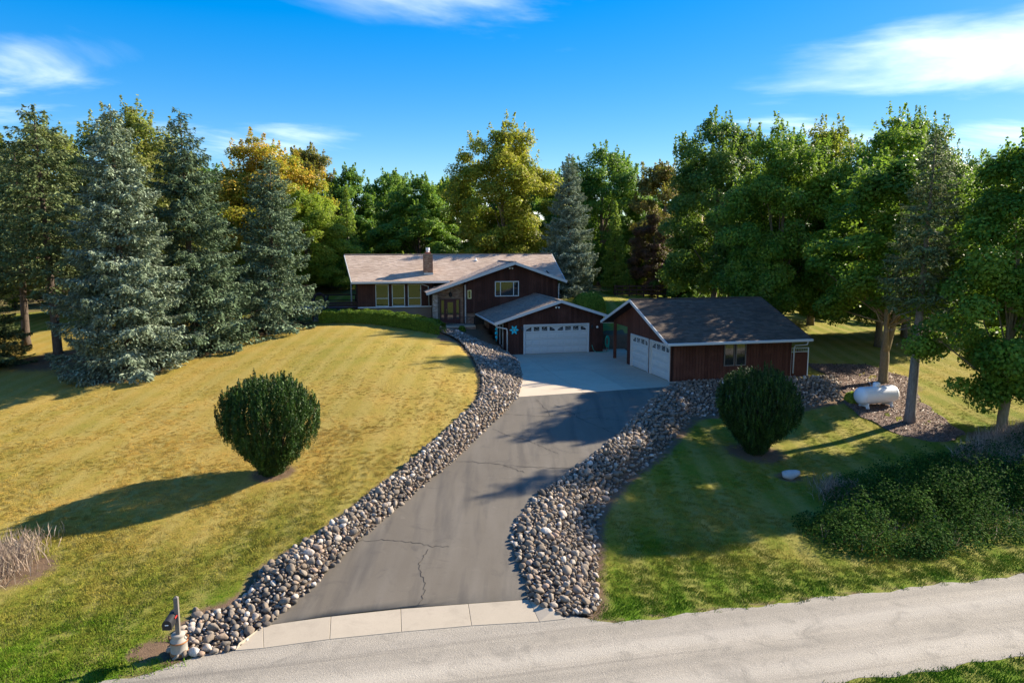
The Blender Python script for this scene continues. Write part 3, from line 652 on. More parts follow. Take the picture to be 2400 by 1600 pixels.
# ------------------------------------------------------------------ buildings (built in house axes: u right, v back, z from the forecourt)
Z0 = 2.2
def boards(mb, f, s0, s1, zb, zt, openings=(), bw=.2, gap=.022, th=.03):
    """vertical boards along s; f(s, z, depth) -> point; zt(s) is the top line"""
    n = max(1, round((s1-s0)/bw)); w = (s1-s0)/n
    for i in range(n):
        a, b = s0+i*w+gap/2, s0+(i+1)*w-gap/2
        cuts = [(zb, None)]; segs = [[zb, None]]
        for (oa, ob, za, zo) in openings:
            if b > oa+.001 and a < ob-.001:
                # split the board where the opening lies; clip sideways if partly overlapped
                if a < oa - .03: segs_side = (a, oa)
                elif b > ob + .03: segs_side = (ob, b)
                else: segs_side = None
                new = []
                for lo, hi in segs:
                    top = hi if hi is not None else 1e9
                    if zo <= lo or za >= top: new.append([lo, hi]); continue
                    if za > lo: new.append([lo, za])
                    new.append([zo, hi])
                if segs_side:
                    x0, x1 = segs_side; mb.hexa([f(x0, za, 0), f(x1, za, 0), f(x1, za, -th), f(x0, za, -th), f(x0, zo, 0), f(x1, zo, 0), f(x1, zo, -th), f(x0, zo, -th)])
                segs = new
        for lo, hi in segs:
            ta, tb = (zt(a), zt(b)) if hi is None else (hi, hi)
            if min(ta, tb) - lo < .02: continue
            mb.hexa([f(a, lo, 0), f(b, lo, 0), f(b, lo, -th), f(a, lo, -th), f(a, ta, 0), f(b, tb, 0), f(b, tb, -th), f(a, ta, -th)])
    return mb
def slope(parent, E0, E1, R1, R0, mat, seed, name='roof', th=.13, course=.15, tab=.32):
    """one roof plane: deck slab plus lapped shingle courses"""
    rng = random.Random(seed); E0, E1, R0, R1 = map(Vector, (E0, E1, R0, R1))
    n = (E1-E0).cross(R0-E0).normalized()
    if n.z < 0: n = -n
    d = MB(); lo = [p - n*th for p in (E0, E1, R1, R0)]; d.hexa(lo + [E0, E1, R1, R0]); ro = d.build(name, M['wallback'], parent)
    m = MB(); Ls = ((R0-E0).length + (R1-E1).length)/2; nc = int(Ls/course)
    for i in range(nc):
        t0, t1 = i/nc, min(1, (i+1.25)/nc); a0, a1 = E0.lerp(R0, t0), E1.lerp(R1, t0); b0, b1 = E0.lerp(R0, t1), E1.lerp(R1, t1)
        W = (a1-a0).length; k = max(1, int(W/tab)); off = rng.random()
        cuts = [0.] + [min(1, max(0, (j+off)/k + rng.uniform(-.1, .1)/k)) for j in range(k)] + [1.]
        cuts = sorted(set(cuts))
        for x0, x1 in zip(cuts, cuts[1:]):
            if x1-x0 < .002: continue
            e = rng.uniform(.016, .03); p0, p1 = a0.lerp(a1, x0), a0.lerp(a1, x1); q0, q1 = b0.lerp(b1, x0), b0.lerp(b1, x1)
            m.add([p0+n*.004, p1+n*.004, p1+n*e, p0+n*e, q1+n*.006, q0+n*.006], [(0,1,2,3),(3,2,4,5)])
    sh = m.build('shingles', mat, ro); sh['kind'] = 'stuff'
    return ro
def bricks(mb, mort, f, s0, s1, z0, zt, openings=(), bl=.21, bh=.075, gap=.012, proud=.012):
    z = z0; row = 0
    while True:
        if z + bh > max(zt(s0), zt(s1), zt((s0+s1)/2)): break
        s = s0 - (bl/2 if row % 2 else 0)
        while s < s1 - .02:
            a, b = max(s, s0), min(s+bl-gap, s1); c = (a+b)/2
            if b-a > .03 and z+bh <= zt(c) and not any(b > o[0]-.005 and a < o[1]+.005 and z+bh > o[2] and z < o[3] for o in openings):
                mb.hexa([f(a, z, 0), f(b, z, 0), f(b, z, -proud-.004*random.random()), f(a, z, -proud), f(a, z+bh-gap, 0), f(b, z+bh-gap, 0), f(b, z+bh-gap, -proud), f(a, z+bh-gap, -proud)])
            s += bl
        z += bh; row += 1
    return mb
def window(parent, f, a, b, z0, z1, mull=(), trans=(), fw=.07, frame='trim', name='window', depth=.05, glass='glass'):
    """frame with real depth, one pane per light"""
    w = MB(); 
    def bar(s0, s1, q0, q1, d0=.0, d1=None):
        d1 = -depth if d1 is None else d1
        w.hexa([f(s0, q0, d0), f(s1, q0, d0), f(s1, q0, d1), f(s0, q0, d1), f(s0, q1, d0), f(s1, q1, d0), f(s1, q1, d1), f(s0, q1, d1)])
    bar(a-fw, a, z0-fw, z1+fw); bar(b, b+fw, z0-fw, z1+fw); bar(a, b, z0-fw, z0); bar(a, b, z1, z1+fw)
    for x in mull: bar(x-fw*.45, x+fw*.45, z0, z1, .0, -depth*.8)
    for q in trans: bar(a, b, q-fw*.45, q+fw*.45, .0, -depth*.75)
    fr = w.build(name, M[frame], parent)
    xs = [a] + [v for x in mull for v in (x-fw*.45, x+fw*.45)] + [b]; zs = [z0] + [v for q in trans for v in (q-fw*.45, q+fw*.45)] + [z1]
    for i in range(0, len(xs), 2):
        for j in range(0, len(zs), 2):
            MB().hexa([f(xs[i], zs[j], .01), f(xs[i+1], zs[j], .01), f(xs[i+1], zs[j], -.006), f(xs[i], zs[j], -.006), f(xs[i], zs[j+1], .01), f(xs[i+1], zs[j+1], .01), f(xs[i+1], zs[j+1], -.006), f(xs[i], zs[j+1], -.006)]).build('pane', M[glass], fr)
    return fr
def garage_door(parent, f, a, b, z0, z1, cols, rows=4, burst=4):
    """sectional door: sections with raised panels, sunburst windows in the top section"""
    m = MB(); hs = (z1-z0)/rows
    def bx(s0, s1, q0, q1, d0, d1, mb=m): mb.hexa([f(s0, q0, d0), f(s1, q0, d0), f(s1, q0, d1), f(s0, q0, d1), f(s0, q1, d0), f(s1, q1, d0), f(s1, q1, d1), f(s0, q1, d1)]); return mb
    for r in range(rows): bx(a, b, z0+r*hs+.006, z0+(r+1)*hs-.006, .12, .07)
    dr = m.build('garage_door', M['door'], parent)
    cw = (b-a)/cols
    for r in range(rows-1):
        for c in range(cols):
            s0, s1, q0, q1 = a+c*cw+.06, a+(c+1)*cw-.06, z0+r*hs+.10, z0+(r+1)*hs-.10
            p = MB(); e = .035
            p.add([f(s0,q0,.07), f(s1,q0,.07), f(s1,q1,.07), f(s0,q1,.07), f(s0+e,q0+e,.047), f(s1-e,q0+e,.047), f(s1-e,q1-e,.047), f(s0+e,q1-e,.047)], [(4,5,6,7),(0,1,5,4),(1,2,6,5),(2,3,7,6),(3,0,4,7)])
            p.build('panel', M['door'], dr)
    for c in range(cols):
        s0, s1, q0, q1 = a+c*cw+.09, a+(c+1)*cw-.09, z0+(rows-1)*hs+.13, z1-.10
        k = c % burst; cx = a + (c//burst*burst + burst/2)*cw; hw = burst/2*cw - .09
        # the four lights of a fan share an arched top
        def top(s): return q0 + (q1-q0)*min(1, 1.25*math.sqrt(max(0, 1-((s-cx)/hw)**2)))
        N = 8; xs = [s0+(s1-s0)*i/N for i in range(N+1)]
        g = MB(); g.add([f(x, q0, .066) for x in xs] + [f(x, max(q0+.01, top(x)), .066) for x in xs], [(i, i+1, N+2+i, N+1+i) for i in range(N)])
        pn = g.build('window_pane', M['glass'], dr)
        t = MB()
        for ang in (22, 45, 68, 112, 135, 158):
            dx, dz = math.cos(R(ang)), math.sin(R(ang)); lo, hi = None, None
            for i in range(60):
                l = i*.03; x, z = cx+dx*l*2.4, q0+dz*l*.8
                if s0 < x < s1 and z < top(x):
                    lo = l if lo is None else lo; hi = l
            if lo is not None and hi-lo > .06:
                p0, p1 = f(cx+dx*lo*2.4, q0+dz*lo*.8, .058), f(cx+dx*hi*2.4, q0+dz*hi*.8, .058); t.beam(p0, p1, .04, .012)
        if t.v: t.build('muntin', M['door'], dr)
    return dr
def trim_rect(parent, f, a, b, z0, z1, w=.11, mat='trim'):
    m = MB()
    for s0, s1, q0, q1 in ((a-w, a, z0, z1+w), (b, b+w, z0, z1+w), (a, b, z1, z1+w)):
        m.hexa([f(s0, q0, .12), f(s1, q0, .12), f(s1, q0, -.05), f(s0, q0, -.05), f(s0, q1, .12), f(s1, q1, .12), f(s1, q1, -.05), f(s0, q1, -.05)])
    return m.build('door_frame', M[mat], parent)
def gutter(parent, a, b, w=.12, h=.13): return MB().beam(a, b, w, h).build('gutter', M['trim'], parent, bevel=.02)
def fv(v): return lambda s, z, d: (s, v + d, z - Z0)             # wall facing the drive (depth > 0 goes into the wall)
def fu(u): return lambda s, z, d: (u + d, s, z - Z0)             # wall facing left (towards -u)
def fur(u): return lambda s, z, d: (u - d, s, z - Z0)            # wall facing right
def zz(p): return (p[0], p[1], p[2]-Z0)

house = empty('house', (A0[0], A0[1], Z0), YAW)
tag(house, 'split-level dark red-brown house with tan shingle roof, brick chimney and attached double garage', 'house')
# --- attached garage
gt = lambda u: 6.02 - .318*abs(u-3.93)
GD = (1.27, 6.13, 2.2, 4.28)
wp = MB()
for u0, u1, zb in ((0, GD[0]-.1, 2.2), (GD[1]+.1, 7.36, 2.2), (GD[0]-.1, GD[1]+.1, GD[3]+.1)):
    us = sorted({u0, u1} | ({3.93} if u0 < 3.93 < u1 else set()))
    poly = [(u0, .03, zb-Z0), (u1, .03, zb-Z0)] + [(u, .03, gt(u)-Z0) for u in us[::-1]]
    wp.prism(poly, (0, .12, 0))
wp.box(.03, .15, .15, 7.5, 0, 2.55); wp.box(7.21, 7.33, .15, 7.5, 0, 2.7)
wp.box(.15, 7.2, 1.2, 1.3, 0, 2.3)                               # inside the garage
wp.build('wall', M['wallback'], house)
sb = MB(); boards(sb, fv(.03), 0, 7.36, 2.2, gt, [(GD[0]-.11, GD[1]+.11, 2.1, GD[3]+.11)], .21)
boards(sb, fu(.03), .0, 7.4, 2.2, lambda s: 4.70, [(1.6, 2.9, 2.3, 4.3)], .21); boards(sb, fur(7.33), 0, 7.4, 2.2, lambda s: 4.85, (), .21)
sb.build('siding', M['siding'], house, stuff=True)
garage_door(house, fv(0), GD[0], GD[1], GD[2], GD[3], 8)
trim_rect(house, fv(0), GD[0], GD[1], 2.2, GD[3])
window(house, fu(0), 1.75, 2.75, 2.6, 4.2, fw=.09)
E_ = -.4
slope(house, zz((-1.02, 7.42, 4.60)), zz((-1.02, E_, 4.60)), zz((3.93, E_, 6.16)), zz((3.93, 7.42, 6.16)), M['roof3'], 1)
slope(house, zz((8.35, E_, 4.75)), zz((8.35, 7.42, 4.75)), zz((3.93, 7.42, 6.16)), zz((3.93, E_, 6.16)), M['roof3'], 2)
def rake(parent, pts, w=.05, h=.2, mat='trim', name='fascia'):
    m = MB()
    for a, b in zip(pts, pts[1:]): m.beam(a, b, w, h)
    return m.build(name, M[mat], parent)
rake(house, [zz((-1.04, E_-.03, 4.53)), zz((3.93, E_-.03, 6.085)), zz((8.37, E_-.03, 4.67))])
gutter(house, zz((-1.08, 7.3, 4.52)), zz((-1.08, E_, 4.52))); gutter(house, zz((8.4, 7.3, 4.66)), zz((8.4, E_, 4.66)))
MB().beam(zz((3.93, E_, 6.18)), zz((3.93, 7.4, 6.18)), .26, .03).build('ridge_cap', M['roof3'], house)
MB().tube([zz((-1.0, -.2, 4.46)), zz((-.9, -.15, 4.3)), zz((-.12, -.1, 4.12)), zz((-.09, -.1, 3.95)), zz((-.09, -.1, 2.25))], .05, 8).build('downspout', M['trim'], house, True)
MB().tube([zz((-.12, 3.3, 4.4)), zz((-.12, 3.3, 2.9))], .05, 8).build('downspout', M['trim'], house, True)
MB().tube([zz((-.1, 1.3, 4.4)), zz((-.1, 1.3, 2.4))], .04, 8).build('downspout', M['trim'], house, True)
for u in (1.0, 6.42):
    l = MB().lathe([(.05, 0), (.09, .04), (.1, .2), (.06, .26), (.02, .30)], 10, (u, -.16, 3.98-Z0)); l.beam((u, -.14, 4.1-Z0), (u, .02, 4.1-Z0), .05, .05); l.build('wall_lamp', M['black'], house, True)
MB().lathe([(.02, 0), (.07, .02), (.09, .1), (.05, .17)], 10, (6.85, -.12, 4.0-Z0)).beam((6.85, -.1, 4.08-Z0), (6.85, .02, 4.08-Z0), .05, .05).build('round_wall_lamp', M['lamp'], house, True)
def flood(u, v, z):
    for dx in (-.11, .11): MB().lathe([(.03, 0), (.06, .03), (.075, .12), (.04, .13)], 10, (u+dx, v, z-Z0)).beam((u+dx, v, z-Z0+.1), (u, v+.16, z-Z0+.13), .03, .03).build('floodlight', M['white'], house, True)
flood(3.72, -.14, 5.55)
# --- gable wing above
ht = lambda u: 8.62 - (.335 if u < 2.13 else .352)*abs(u-2.13)
wp = MB()
wp.prism([(-1.94, 7.43, 4.62-Z0), (5.93, 7.43, 4.62-Z0), (5.93, 7.43, ht(5.93)-Z0), (2.13, 7.43, ht(2.13)-Z0), (-1.94, 7.43, ht(-1.94)-Z0)], (0, .15, 0))
wp.prism([(5.78, 7.58, 0), (5.78, 18.6, 0), (5.78, 18.6, 7.1-Z0), (5.78, 13.9, 8.9-Z0), (5.78, 7.58, 7.1-Z0)], (.12, 0, 0))
wp.box(-1.94, 5.8, 7.6, 7.7, 0, 2.42); wp.box(-10.5, 5.78, 18.45, 18.6, 1.5, 4.9)
wp.prism([(-10.5, 9.55, 1.3), (-10.5, 18.45, 1.3), (-10.5, 18.45, 7.1-Z0), (-10.5, 13.9, 8.9-Z0), (-10.5, 9.55, 7.1-Z0)], (.12, 0, 0))
wp.box(-10.5, -4.3, 9.43, 9.55, 1.3, 4.95)
wp.prism([(-4.5, 8.04, 1.2), (-1.9, 8.04, 1.2), (-1.9, 8.04, 6.9-Z0), (-4.5, 8.04, 6.35-Z0)], (0, .14, 0))
wp.box(-4.5, -4.4, 8.18, 9.43, 1.2, 4.3); wp.box(-2.0, -1.9, 7.58, 8.04, 1.2, 4.6)
wp.build('wall', M['wallback'], house)
HW = (.62, 2.52, 6.02, 7.14)
sb = MB(); boards(sb, fv(7.43), -1.94, 5.96, 4.64, ht, [(HW[0]-.07, HW[1]+.07, HW[2]-.07, HW[3]+.07), (-1.74, -1.44, 5.8, 6.52)], .21)
boards(sb, fur(5.9), 7.4, 18.6, 2.3, lambda s: 7.05 + max(0, 1.75*(1-abs(s-13.9)/4.9)), (), .21)
boards(sb, fv(9.43), -10.54, -4.4, 5.12, lambda s: 7.08, [(-9.1, -8.03, 5.1, 6.96), (-7.76, -6.7, 5.1, 6.96), (-6.44, -5.35, 5.1, 6.96)], .2)
boards(sb, lambda s, z, d: (-10.5+d, s, z-Z0), 9.4, 18.6, 4.4, lambda s: 7.0 + max(0, 1.75*(1-abs(s-13.9)/4.9)), (), .21)
sb.build('siding', M['siding'], house, stuff=True)
window(house, fv(7.4), HW[0], HW[1], HW[2], HW[3], mull=(1.02, 2.13))
window(house, fv(7.4), -1.69, -1.49, 5.86, 6.46, fw=.05, frame='yellow', name='narrow_window')
for a, b in ((-9.05, -8.08), (-7.71, -6.75), (-6.39, -5.40)): window(house, fv(9.4), a, b, 5.19, 6.91, trans=(5.80,), fw=.055)
MB().box(-10.56, -4.4, 9.22, 9.44, 5.05-Z0, 5.11-Z0).build('sill', M['white'], house)
# entry: brick wall, door, lantern
bt = lambda u: 8.50 - .335*abs(u-2.13)
DO = (-3.95, -2.27, 3.7, 5.78)
b = MB(); bricks(b, None, fv(8.04), -4.45, -1.92, 3.3, bt, [DO]); bricks(b, None, fv(9.43), -10.5, -4.45, 3.7, lambda s: 5.05)
bricks(b, None, fu(-1.92+.0), 7.45, 8.02, 3.4, lambda s: 7.0); bricks(b, None, fv(7.6), -1.92, -1.2, 2.6, lambda s: 4.6); bricks(b, None, fv(7.6), -.32, .0, 2.3, lambda s: 4.6)
b.build('brickwork', M['brick'], house, stuff=True)
MB().box(-4.45, -1.95, 8.03, 8.05, 1.2, 4.6).box(-10.5, -4.45, 9.415, 9.435, 1.4, 2.88).box(-1.93, -1.1, 7.59, 7.61, .3, 2.44).build('mortar_bed', M['mortar'], house)
MB().box(-4.6, -4.24, 7.36, 7.98, 1.0, 4.05).build('brick_column', M['mortar'], house)
col = house.children[-1]
b = MB(); bricks(b, None, fv(7.36), -4.6, -4.24, 3.4, lambda s: 6.24, bl=.19); bricks(b, None, lambda s, z, d: (-4.24-d, s, z-Z0), 7.36, 7.96, 3.4, lambda s: 6.24); bricks(b, None, fu(-4.6), 7.36, 7.96, 3.4, lambda s: 6.24)
b.build('bricks', M['bricklit'], col, stuff=True)  # column bricks in the pale tone that includes sunlight
MB().box(-1.99, -1.88, 7.36, 7.44, 1.6, 4.75).build('lit_brick_return', M['bricklit'], house)  # brick return edge; the sun on it is put into the pale colour
f8 = fv(8.0)
m = MB()
for s0, s1, q0, q1 in ((-3.95,-3.85,3.7,5.78),(-3.62,-3.52,3.7,5.78),(-2.70,-2.60,3.7,5.78),(-2.37,-2.27,3.7,5.78),(-3.85,-2.37,5.68,5.78),(-3.85,-3.62,3.7,4.1),(-2.60,-2.37,3.7,4.1)):
    m.hexa([f8(s0,q0,.06), f8(s1,q0,.06), f8(s1,q0,-.05), f8(s0,q0,-.05), f8(s0,q1,.06), f8(s1,q1,.06), f8(s1,q1,-.05), f8(s0,q1,-.05)])
fr = m.build('door_surround', M['doorpaint'], house)
for a, c in ((-3.85, -3.62), (-2.60, -2.37)): MB().box(a, c, 8.0, 8.02, 4.1-Z0, 5.68-Z0).build('sidelight', M['glass'], fr)
m = MB()
for s0, s1, q0, q1 in ((-3.52,-3.33,3.72,5.68),(-2.86,-2.70,3.72,5.68),(-3.33,-2.86,3.72,4.1),(-3.33,-2.86,5.5,5.68)): m.box(s0, s1, 7.985, 8.03, q0-Z0, q1-Z0)
dr = m.build('door', M['doorpaint'], house)
MB().box(-3.33, -2.86, 8.0, 8.02, 4.1-Z0, 5.5-Z0).build('pane', M['glass'], dr)
MB().tube([(-3.43, 7.95, 4.7-Z0), (-3.43, 7.95, 4.95-Z0)], .025, 8).lathe([(.03, 0), (.05, .03), (.03, .06)], 8, (-3.43, 7.94, 4.6-Z0)).build('handle', M['brass'], dr, True)
# porch with iron railing, brick face and dark side gate
MB().box(-4.6, -1.3, 6.2, 8.0, 1.2, 3.72-Z0).build('porch_slab', M['slab'], house)
b = MB(); bricks(b, None, fv(6.19), -4.6, -1.3, 2.7, lambda s: 3.62); b.build('porch_bricks', M['brick'], house, stuff=True)
rl = MB(); rl.box(-4.15, -1.3, 6.26, 6.30, 4.38-Z0, 4.42-Z0).box(-4.15, -1.3, 6.26, 6.30, 3.80-Z0, 3.83-Z0).build('railing', M['black'], house); rail = house.children[-1]
for i in range(27):
    u = -4.12 + i*.108; MB().box(u-.008, u+.008, 6.27, 6.29, 3.83-Z0, 4.38-Z0).build('baluster', M['black'], rail)
MB().box(-1.22, -.34, 7.50, 7.56, .2, 2.05).build('side_gate', M['black'], house); gate = house.children[-1]
for i in range(7): MB().box(-1.2+i*.125, -1.2+i*.125+.10, 7.47, 7.50, .25, 2.0).build('slat', M['black'], gate)
MB().box(-.36, -.02, 7.0, 7.45, 0, 2.4).build('brick_pier', M['mortar'], house); pier = house.children[-1]
b = MB(); bricks(b, None, fv(7.0), -.36, -.02, 2.2, lambda s: 4.55); bricks(b, None, fu(-.36), 7.0, 7.45, 2.2, lambda s: 4.55); b.build('bricks', M['brick'], pier, stuff=True)
# gable roof
slope(house, zz((-5.17, 13.6, 6.37)), zz((-5.17, 6.8, 6.37)), zz((2.13, 6.8, 8.80)), zz((2.13, 13.6, 8.80)), M['roof'], 3)
slope(house, zz((6.58, 6.8, 7.24)), zz((6.58, 13.6, 7.24)), zz((2.13, 13.6, 8.80)), zz((2.13, 6.8, 8.80)), M['roof'], 4)
rake(house, [zz((-5.2, 6.77, 6.27)), zz((2.13, 6.77, 8.71)), zz((6.6, 6.77, 7.14))], .06, .22)
MB().beam(zz((2.13, 6.8, 8.83)), zz((2.13, 12.9, 8.83)), .26, .03).build('ridge_cap', M['roof'], house)
flood(1.9, 7.28, 8.2)
# main roof
slope(house, zz((-11.0, 8.8, 7.22)), zz((7.0, 8.8, 7.22)), zz((7.3, 14, 9.34)), zz((-11.5, 14, 9.34)), M['roof'], 5)
slope(house, zz((7.0, 19.2, 7.22)), zz((-11.0, 19.2, 7.22)), zz((-11.5, 14, 9.34)), zz((7.3, 14, 9.34)), M['roof'], 6)
MB().beam(zz((-11.5, 14, 9.37)), zz((7.3, 14, 9.37)), .28, .03).build('ridge_cap', M['roof'], house)
rake(house, [zz((-11.03, 8.75, 7.12)), zz((-11.53, 14, 9.25)), zz((-11.03, 19.2, 7.12))], .05, .2); rake(house, [zz((7.03, 8.75, 7.12)), zz((7.33, 14, 9.25)), zz((7.03, 19.2, 7.12))], .05, .2)
gutter(house, zz((-11.05, 8.72, 7.13)), zz((-3.0, 8.72, 7.13)), .13, .15)
MB().box(-11.0, -4.5, 8.85, 9.42, 6.98-Z0, 7.02-Z0).build('soffit', M['dark'], house)
MB().tube([zz((6.1, 7.34, 7.0)), zz((6.05, 7.34, 6.7)), zz((6.02, 7.34, 4.7))], .045, 8).build('downspout', M['trim'], house, True)
MB().tube([zz((-11.0, 14.4, 8.0)), zz((-11.0, 14.4, 4.4))], .06, 8).build('post', M['trim'], house, True)
MB().tube([zz((-5.9, 8.9, 7.05)), zz((-5.3, 9.1, 6.95)), zz((-4.75, 9.3, 6.75)), zz((-4.7, 9.32, 5.1))], .04, 8).build('downspout', M['trim'], house, True)
# chimney
CHM = (-4.99, -4.27, 9.95, 10.75)
MB().box(CHM[0], CHM[1], CHM[2], CHM[3], 7.4-Z0, 9.34-Z0).build('chimney', M['mortar'], house); ch = house.children[-1]
b = MB(); bricks(b, None, fv(CHM[2]), CHM[0], CHM[1], 7.85, lambda s: 9.34); bricks(b, None, fur(CHM[1]), CHM[2], CHM[3], 7.85, lambda s: 9.34); bricks(b, None, fu(CHM[0]), CHM[2], CHM[3], 7.85, lambda s: 9.34)
b.build('bricks', M['brick'], ch, stuff=True)
MB().box(CHM[0]-.03, CHM[1]+.03, CHM[2]-.03, CHM[3]+.03, 7.45-Z0, 7.86-Z0).build('flashing', M['zinc'], ch)
MB().box(CHM[0]-.05, CHM[1]+.05, CHM[2]-.05, CHM[3]+.05, 9.34-Z0, 9.42-Z0).build('chimney_cap', M['mortar'], ch)
MB().box(-4.86, -4.4, 10.1, 10.6, 9.42-Z0, 9.58-Z0).build('clay_flue', M['clay'], ch)
MB().tube([zz((-4.63, 10.35, 9.58)), zz((-4.63, 10.35, 9.72))], .13, 12).tube([zz((-4.63, 10.35, 9.72)), zz((-4.63, 10.35, 9.95))], .17, 12).build('metal_cowl', M['white'], ch, False)
MB().tube([zz((-.12, 12.6, 8.7)), zz((-.12, 12.6, 9.02))], .06, 10).lathe([(.22, 0), (.08, .1)], 12, zz((-.12, 12.6, 8.77))).build('vent_pipe', M['white'], house, True)

# --- hanging things on the house
def at_house(name, u, v, z):
    p = site(u, v); return empty(name, (p[0], p[1], z), YAW)
fl = at_house('wall_flower', .45, -.07, 4.02); tag(fl, 'turquoise six-petalled metal flower hung beside the double garage door', 'wall decoration')
for i in range(6):
    a = R(60*i + 90 - 30); d = Vector((math.cos(a), 0, math.sin(a))); n = Vector((-math.sin(a), 0, math.cos(a)))
    P = [d*.04, d*.16+n*.085, d*.26+n*.06, d*.37, d*.26-n*.06, d*.16-n*.085]
    m = MB(); m.add([p + Vector((0, -.02 if k in (1, 2, 4, 5) else 0, 0)) for k, p in enumerate(P)] + [d*.2 + Vector((0, -.055, 0))], [(6,0,1),(6,1,2),(6,2,3),(6,3,4),(6,4,5),(6,5,0)]); m.prism([p + Vector((0, .01, 0)) for p in P], (0, .012, 0)); m.build('petal', M['cyan'], fl)
MB().lathe([(.0, 0), (.05, .005), (.045, .03), (.01, .045)], 12).build('centre', M['yellow'], fl, True).rotation_euler = (R(90), 0, 0)
wc = at_house('wind_spinner', -.75, .6, 3.1); tag(wc, 'twisted blue ribbon spinner hanging under the garage eave', 'wind spinner')
sp = MB(); N = 24
for i in range(N): a0, a1, z0, z1 = i*.5, (i+1)*.5, 1.25-i*.05, 1.25-(i+1)*.05; w = .10*math.sin(math.pi*(i+.5)/N)+.02; sp.add([(w*math.cos(a0), w*math.sin(a0), z0), (-w*math.cos(a0), -w*math.sin(a0), z0), (-w*math.cos(a1), -w*math.sin(a1), z1), (w*math.cos(a1), w*math.sin(a1), z1)], [(0,1,2,3)])
sp.build('ribbon', M['cyan'], wc); MB().tube([(0, 0, 1.25), (0, 0, 1.45)], .006, 5).build('cord', M['black'], wc)
ln = at_house('hanging_lantern', -3.15, 7.5, 5.95); tag(ln, 'black iron lantern hanging on a chain above the front door', 'lantern')
MB().lathe([(.03, 0), (.1, .05), (.15, .3), (.05, .4), (.02, .45)], 6).build('lantern_body', M['black'], ln); MB().tube([(0, 0, .45), (0, 0, .95)], .012, 5).build('chain', M['black'], ln)

# --- detached garage
det = empty('detached_garage', tuple(site(7, -12.5)) + (Z0,), YAW)
tag(det, 'red-brown gabled garage with two single doors, dark shingle roof and open side porch', 'garage')
def dp(u, v, z): return (u-7, v+12.5, z-Z0)
dfv = lambda v: (lambda s, z, d: dp(s, v+d, z)); dfu = lambda u: (lambda s, z, d: dp(u+d, s, z))
RV, RZ = -7.75, 6.74; dt = lambda v: RZ - .13 - .36*abs(v-RV)
D1 = (-12.33, -9.62, 2.2, 4.27); D2 = (-9.22, -6.5, 2.2, 4.27)
wp = MB()
def vpoly(v0, v1, zb):
    vs = sorted({v0, v1} | ({RV} if v0 < RV < v1 else set())); return [dp(7.03, v0, zb), dp(7.03, v1, zb)] + [dp(7.03, v, dt(v)) for v in vs[::-1]]
for v0, v1, zb in ((-12.5, D1[0]-.02, 2.2), (D1[1]+.02, D2[0]-.02, 2.2), (D2[1]+.02, -5.75, 2.2), (D1[0]-.02, D1[1]+.02, 4.3), (D2[0]-.02, D2[1]+.02, 4.3), (-5.75, -3.2, 4.72)): wp.prism(vpoly(v0, v1, zb), (.12, 0, 0))
wp.prism([dp(7.15, -12.47, 2.2), dp(15, -12.47, 2.2), dp(15, -12.47, 4.86), dp(7.15, -12.47, 4.86)], (0, .12, 0))
wp.prism([dp(7.15, -5.87, 2.2), dp(15, -5.87, 2.2), dp(15, -5.87, 5.8), dp(7.15, -5.87, 5.8)], (0, .12, 0))
wp.prism([dp(14.85, -12.35, 2.2), dp(14.85, -5.87, 2.2), dp(14.85, -5.87, dt(-5.87)), dp(14.85, RV, dt(RV)), dp(14.85, -12.35, dt(-12.35))], (.12, 0, 0))
wp.prism([dp(8.3, -12.3, 2.2), dp(8.3, -6, 2.2), dp(8.3, -6, 4.3), dp(8.3, -12.3, 4.3)], (.1, 0, 0))
wp.build('wall', M['wallback'], det)
sb = MB(); boards(sb, dfu(7.03), -12.5, -3.2, 2.2, dt, [(D1[0]-.1, D1[1]+.1, 2.1, 4.38), (D2[0]-.1, D2[1]+.1, 2.1, 4.38), (-5.72, -3.1, 2.1, 4.72)], .2)
WN = ((10.5, 11.08), (11.26, 11.84))
boards(sb, dfv(-12.47), 7.0, 15.0, 2.2, lambda s: 4.86, [(a-.06, b_+.06, 3.0, 4.36) for a, b_ in WN], .2)
boards(sb, lambda s, z, d: dp(14.97-d, s, z), -12.5, -5.75, 2.2, dt, (), .2)
sb.build('siding', M['siding2'], det, stuff=True)
for D_ in (D1, D2): garage_door(det, dfu(7.0), D_[0], D_[1], D_[2], D_[3], 4); trim_rect(det, dfu(7.0), D_[0], D_[1], 2.2, D_[3], .09)
for a, b_ in WN: window(det, dfv(-12.5), a, b_, 3.07, 4.31, fw=.055, frame='postgrey')
slope(det, dp(6.3, -13.5, 4.64), dp(15.65, -13.5, 4.64), dp(15.65, RV, RZ), dp(6.3, RV, RZ), M['roof2'], 7, tab=.3)
slope(det, dp(15.65, -2.5, 4.82), dp(6.3, -2.5, 4.82), dp(6.3, RV, RZ), dp(15.65, RV, RZ), M['roof2'], 8, tab=.3)
MB().beam(dp(6.3, RV, RZ+.02), dp(15.65, RV, RZ+.02), .26, .03).build('ridge_cap', M['roof2'], det)
rake(det, [dp(6.27, -13.55, 4.56), dp(6.27, RV, 6.66), dp(6.27, -2.45, 4.74)], .05, .18); rake(det, [dp(15.68, -13.55, 4.56), dp(15.68, RV, 6.66), dp(15.68, -2.45, 4.74)], .05, .18, 'dark')
gutter(det, dp(6.3, -13.56, 4.57), dp(15.68, -13.56, 4.57), .13, .15)
MB().beam(dp(6.35, -2.52, 4.72), dp(15.6, -2.52, 4.72), .05, .14).build('fascia', M['trim'], det)
MB().tube([dp(15.4, -13.5, 4.5), dp(15.4, -13.45, 4.3), dp(15.12, -12.7, 4.15), dp(15.1, -12.6, 4.0), dp(15.1, -12.6, 2.4)], .045, 8).build('downspout', M['trim'], det, True)
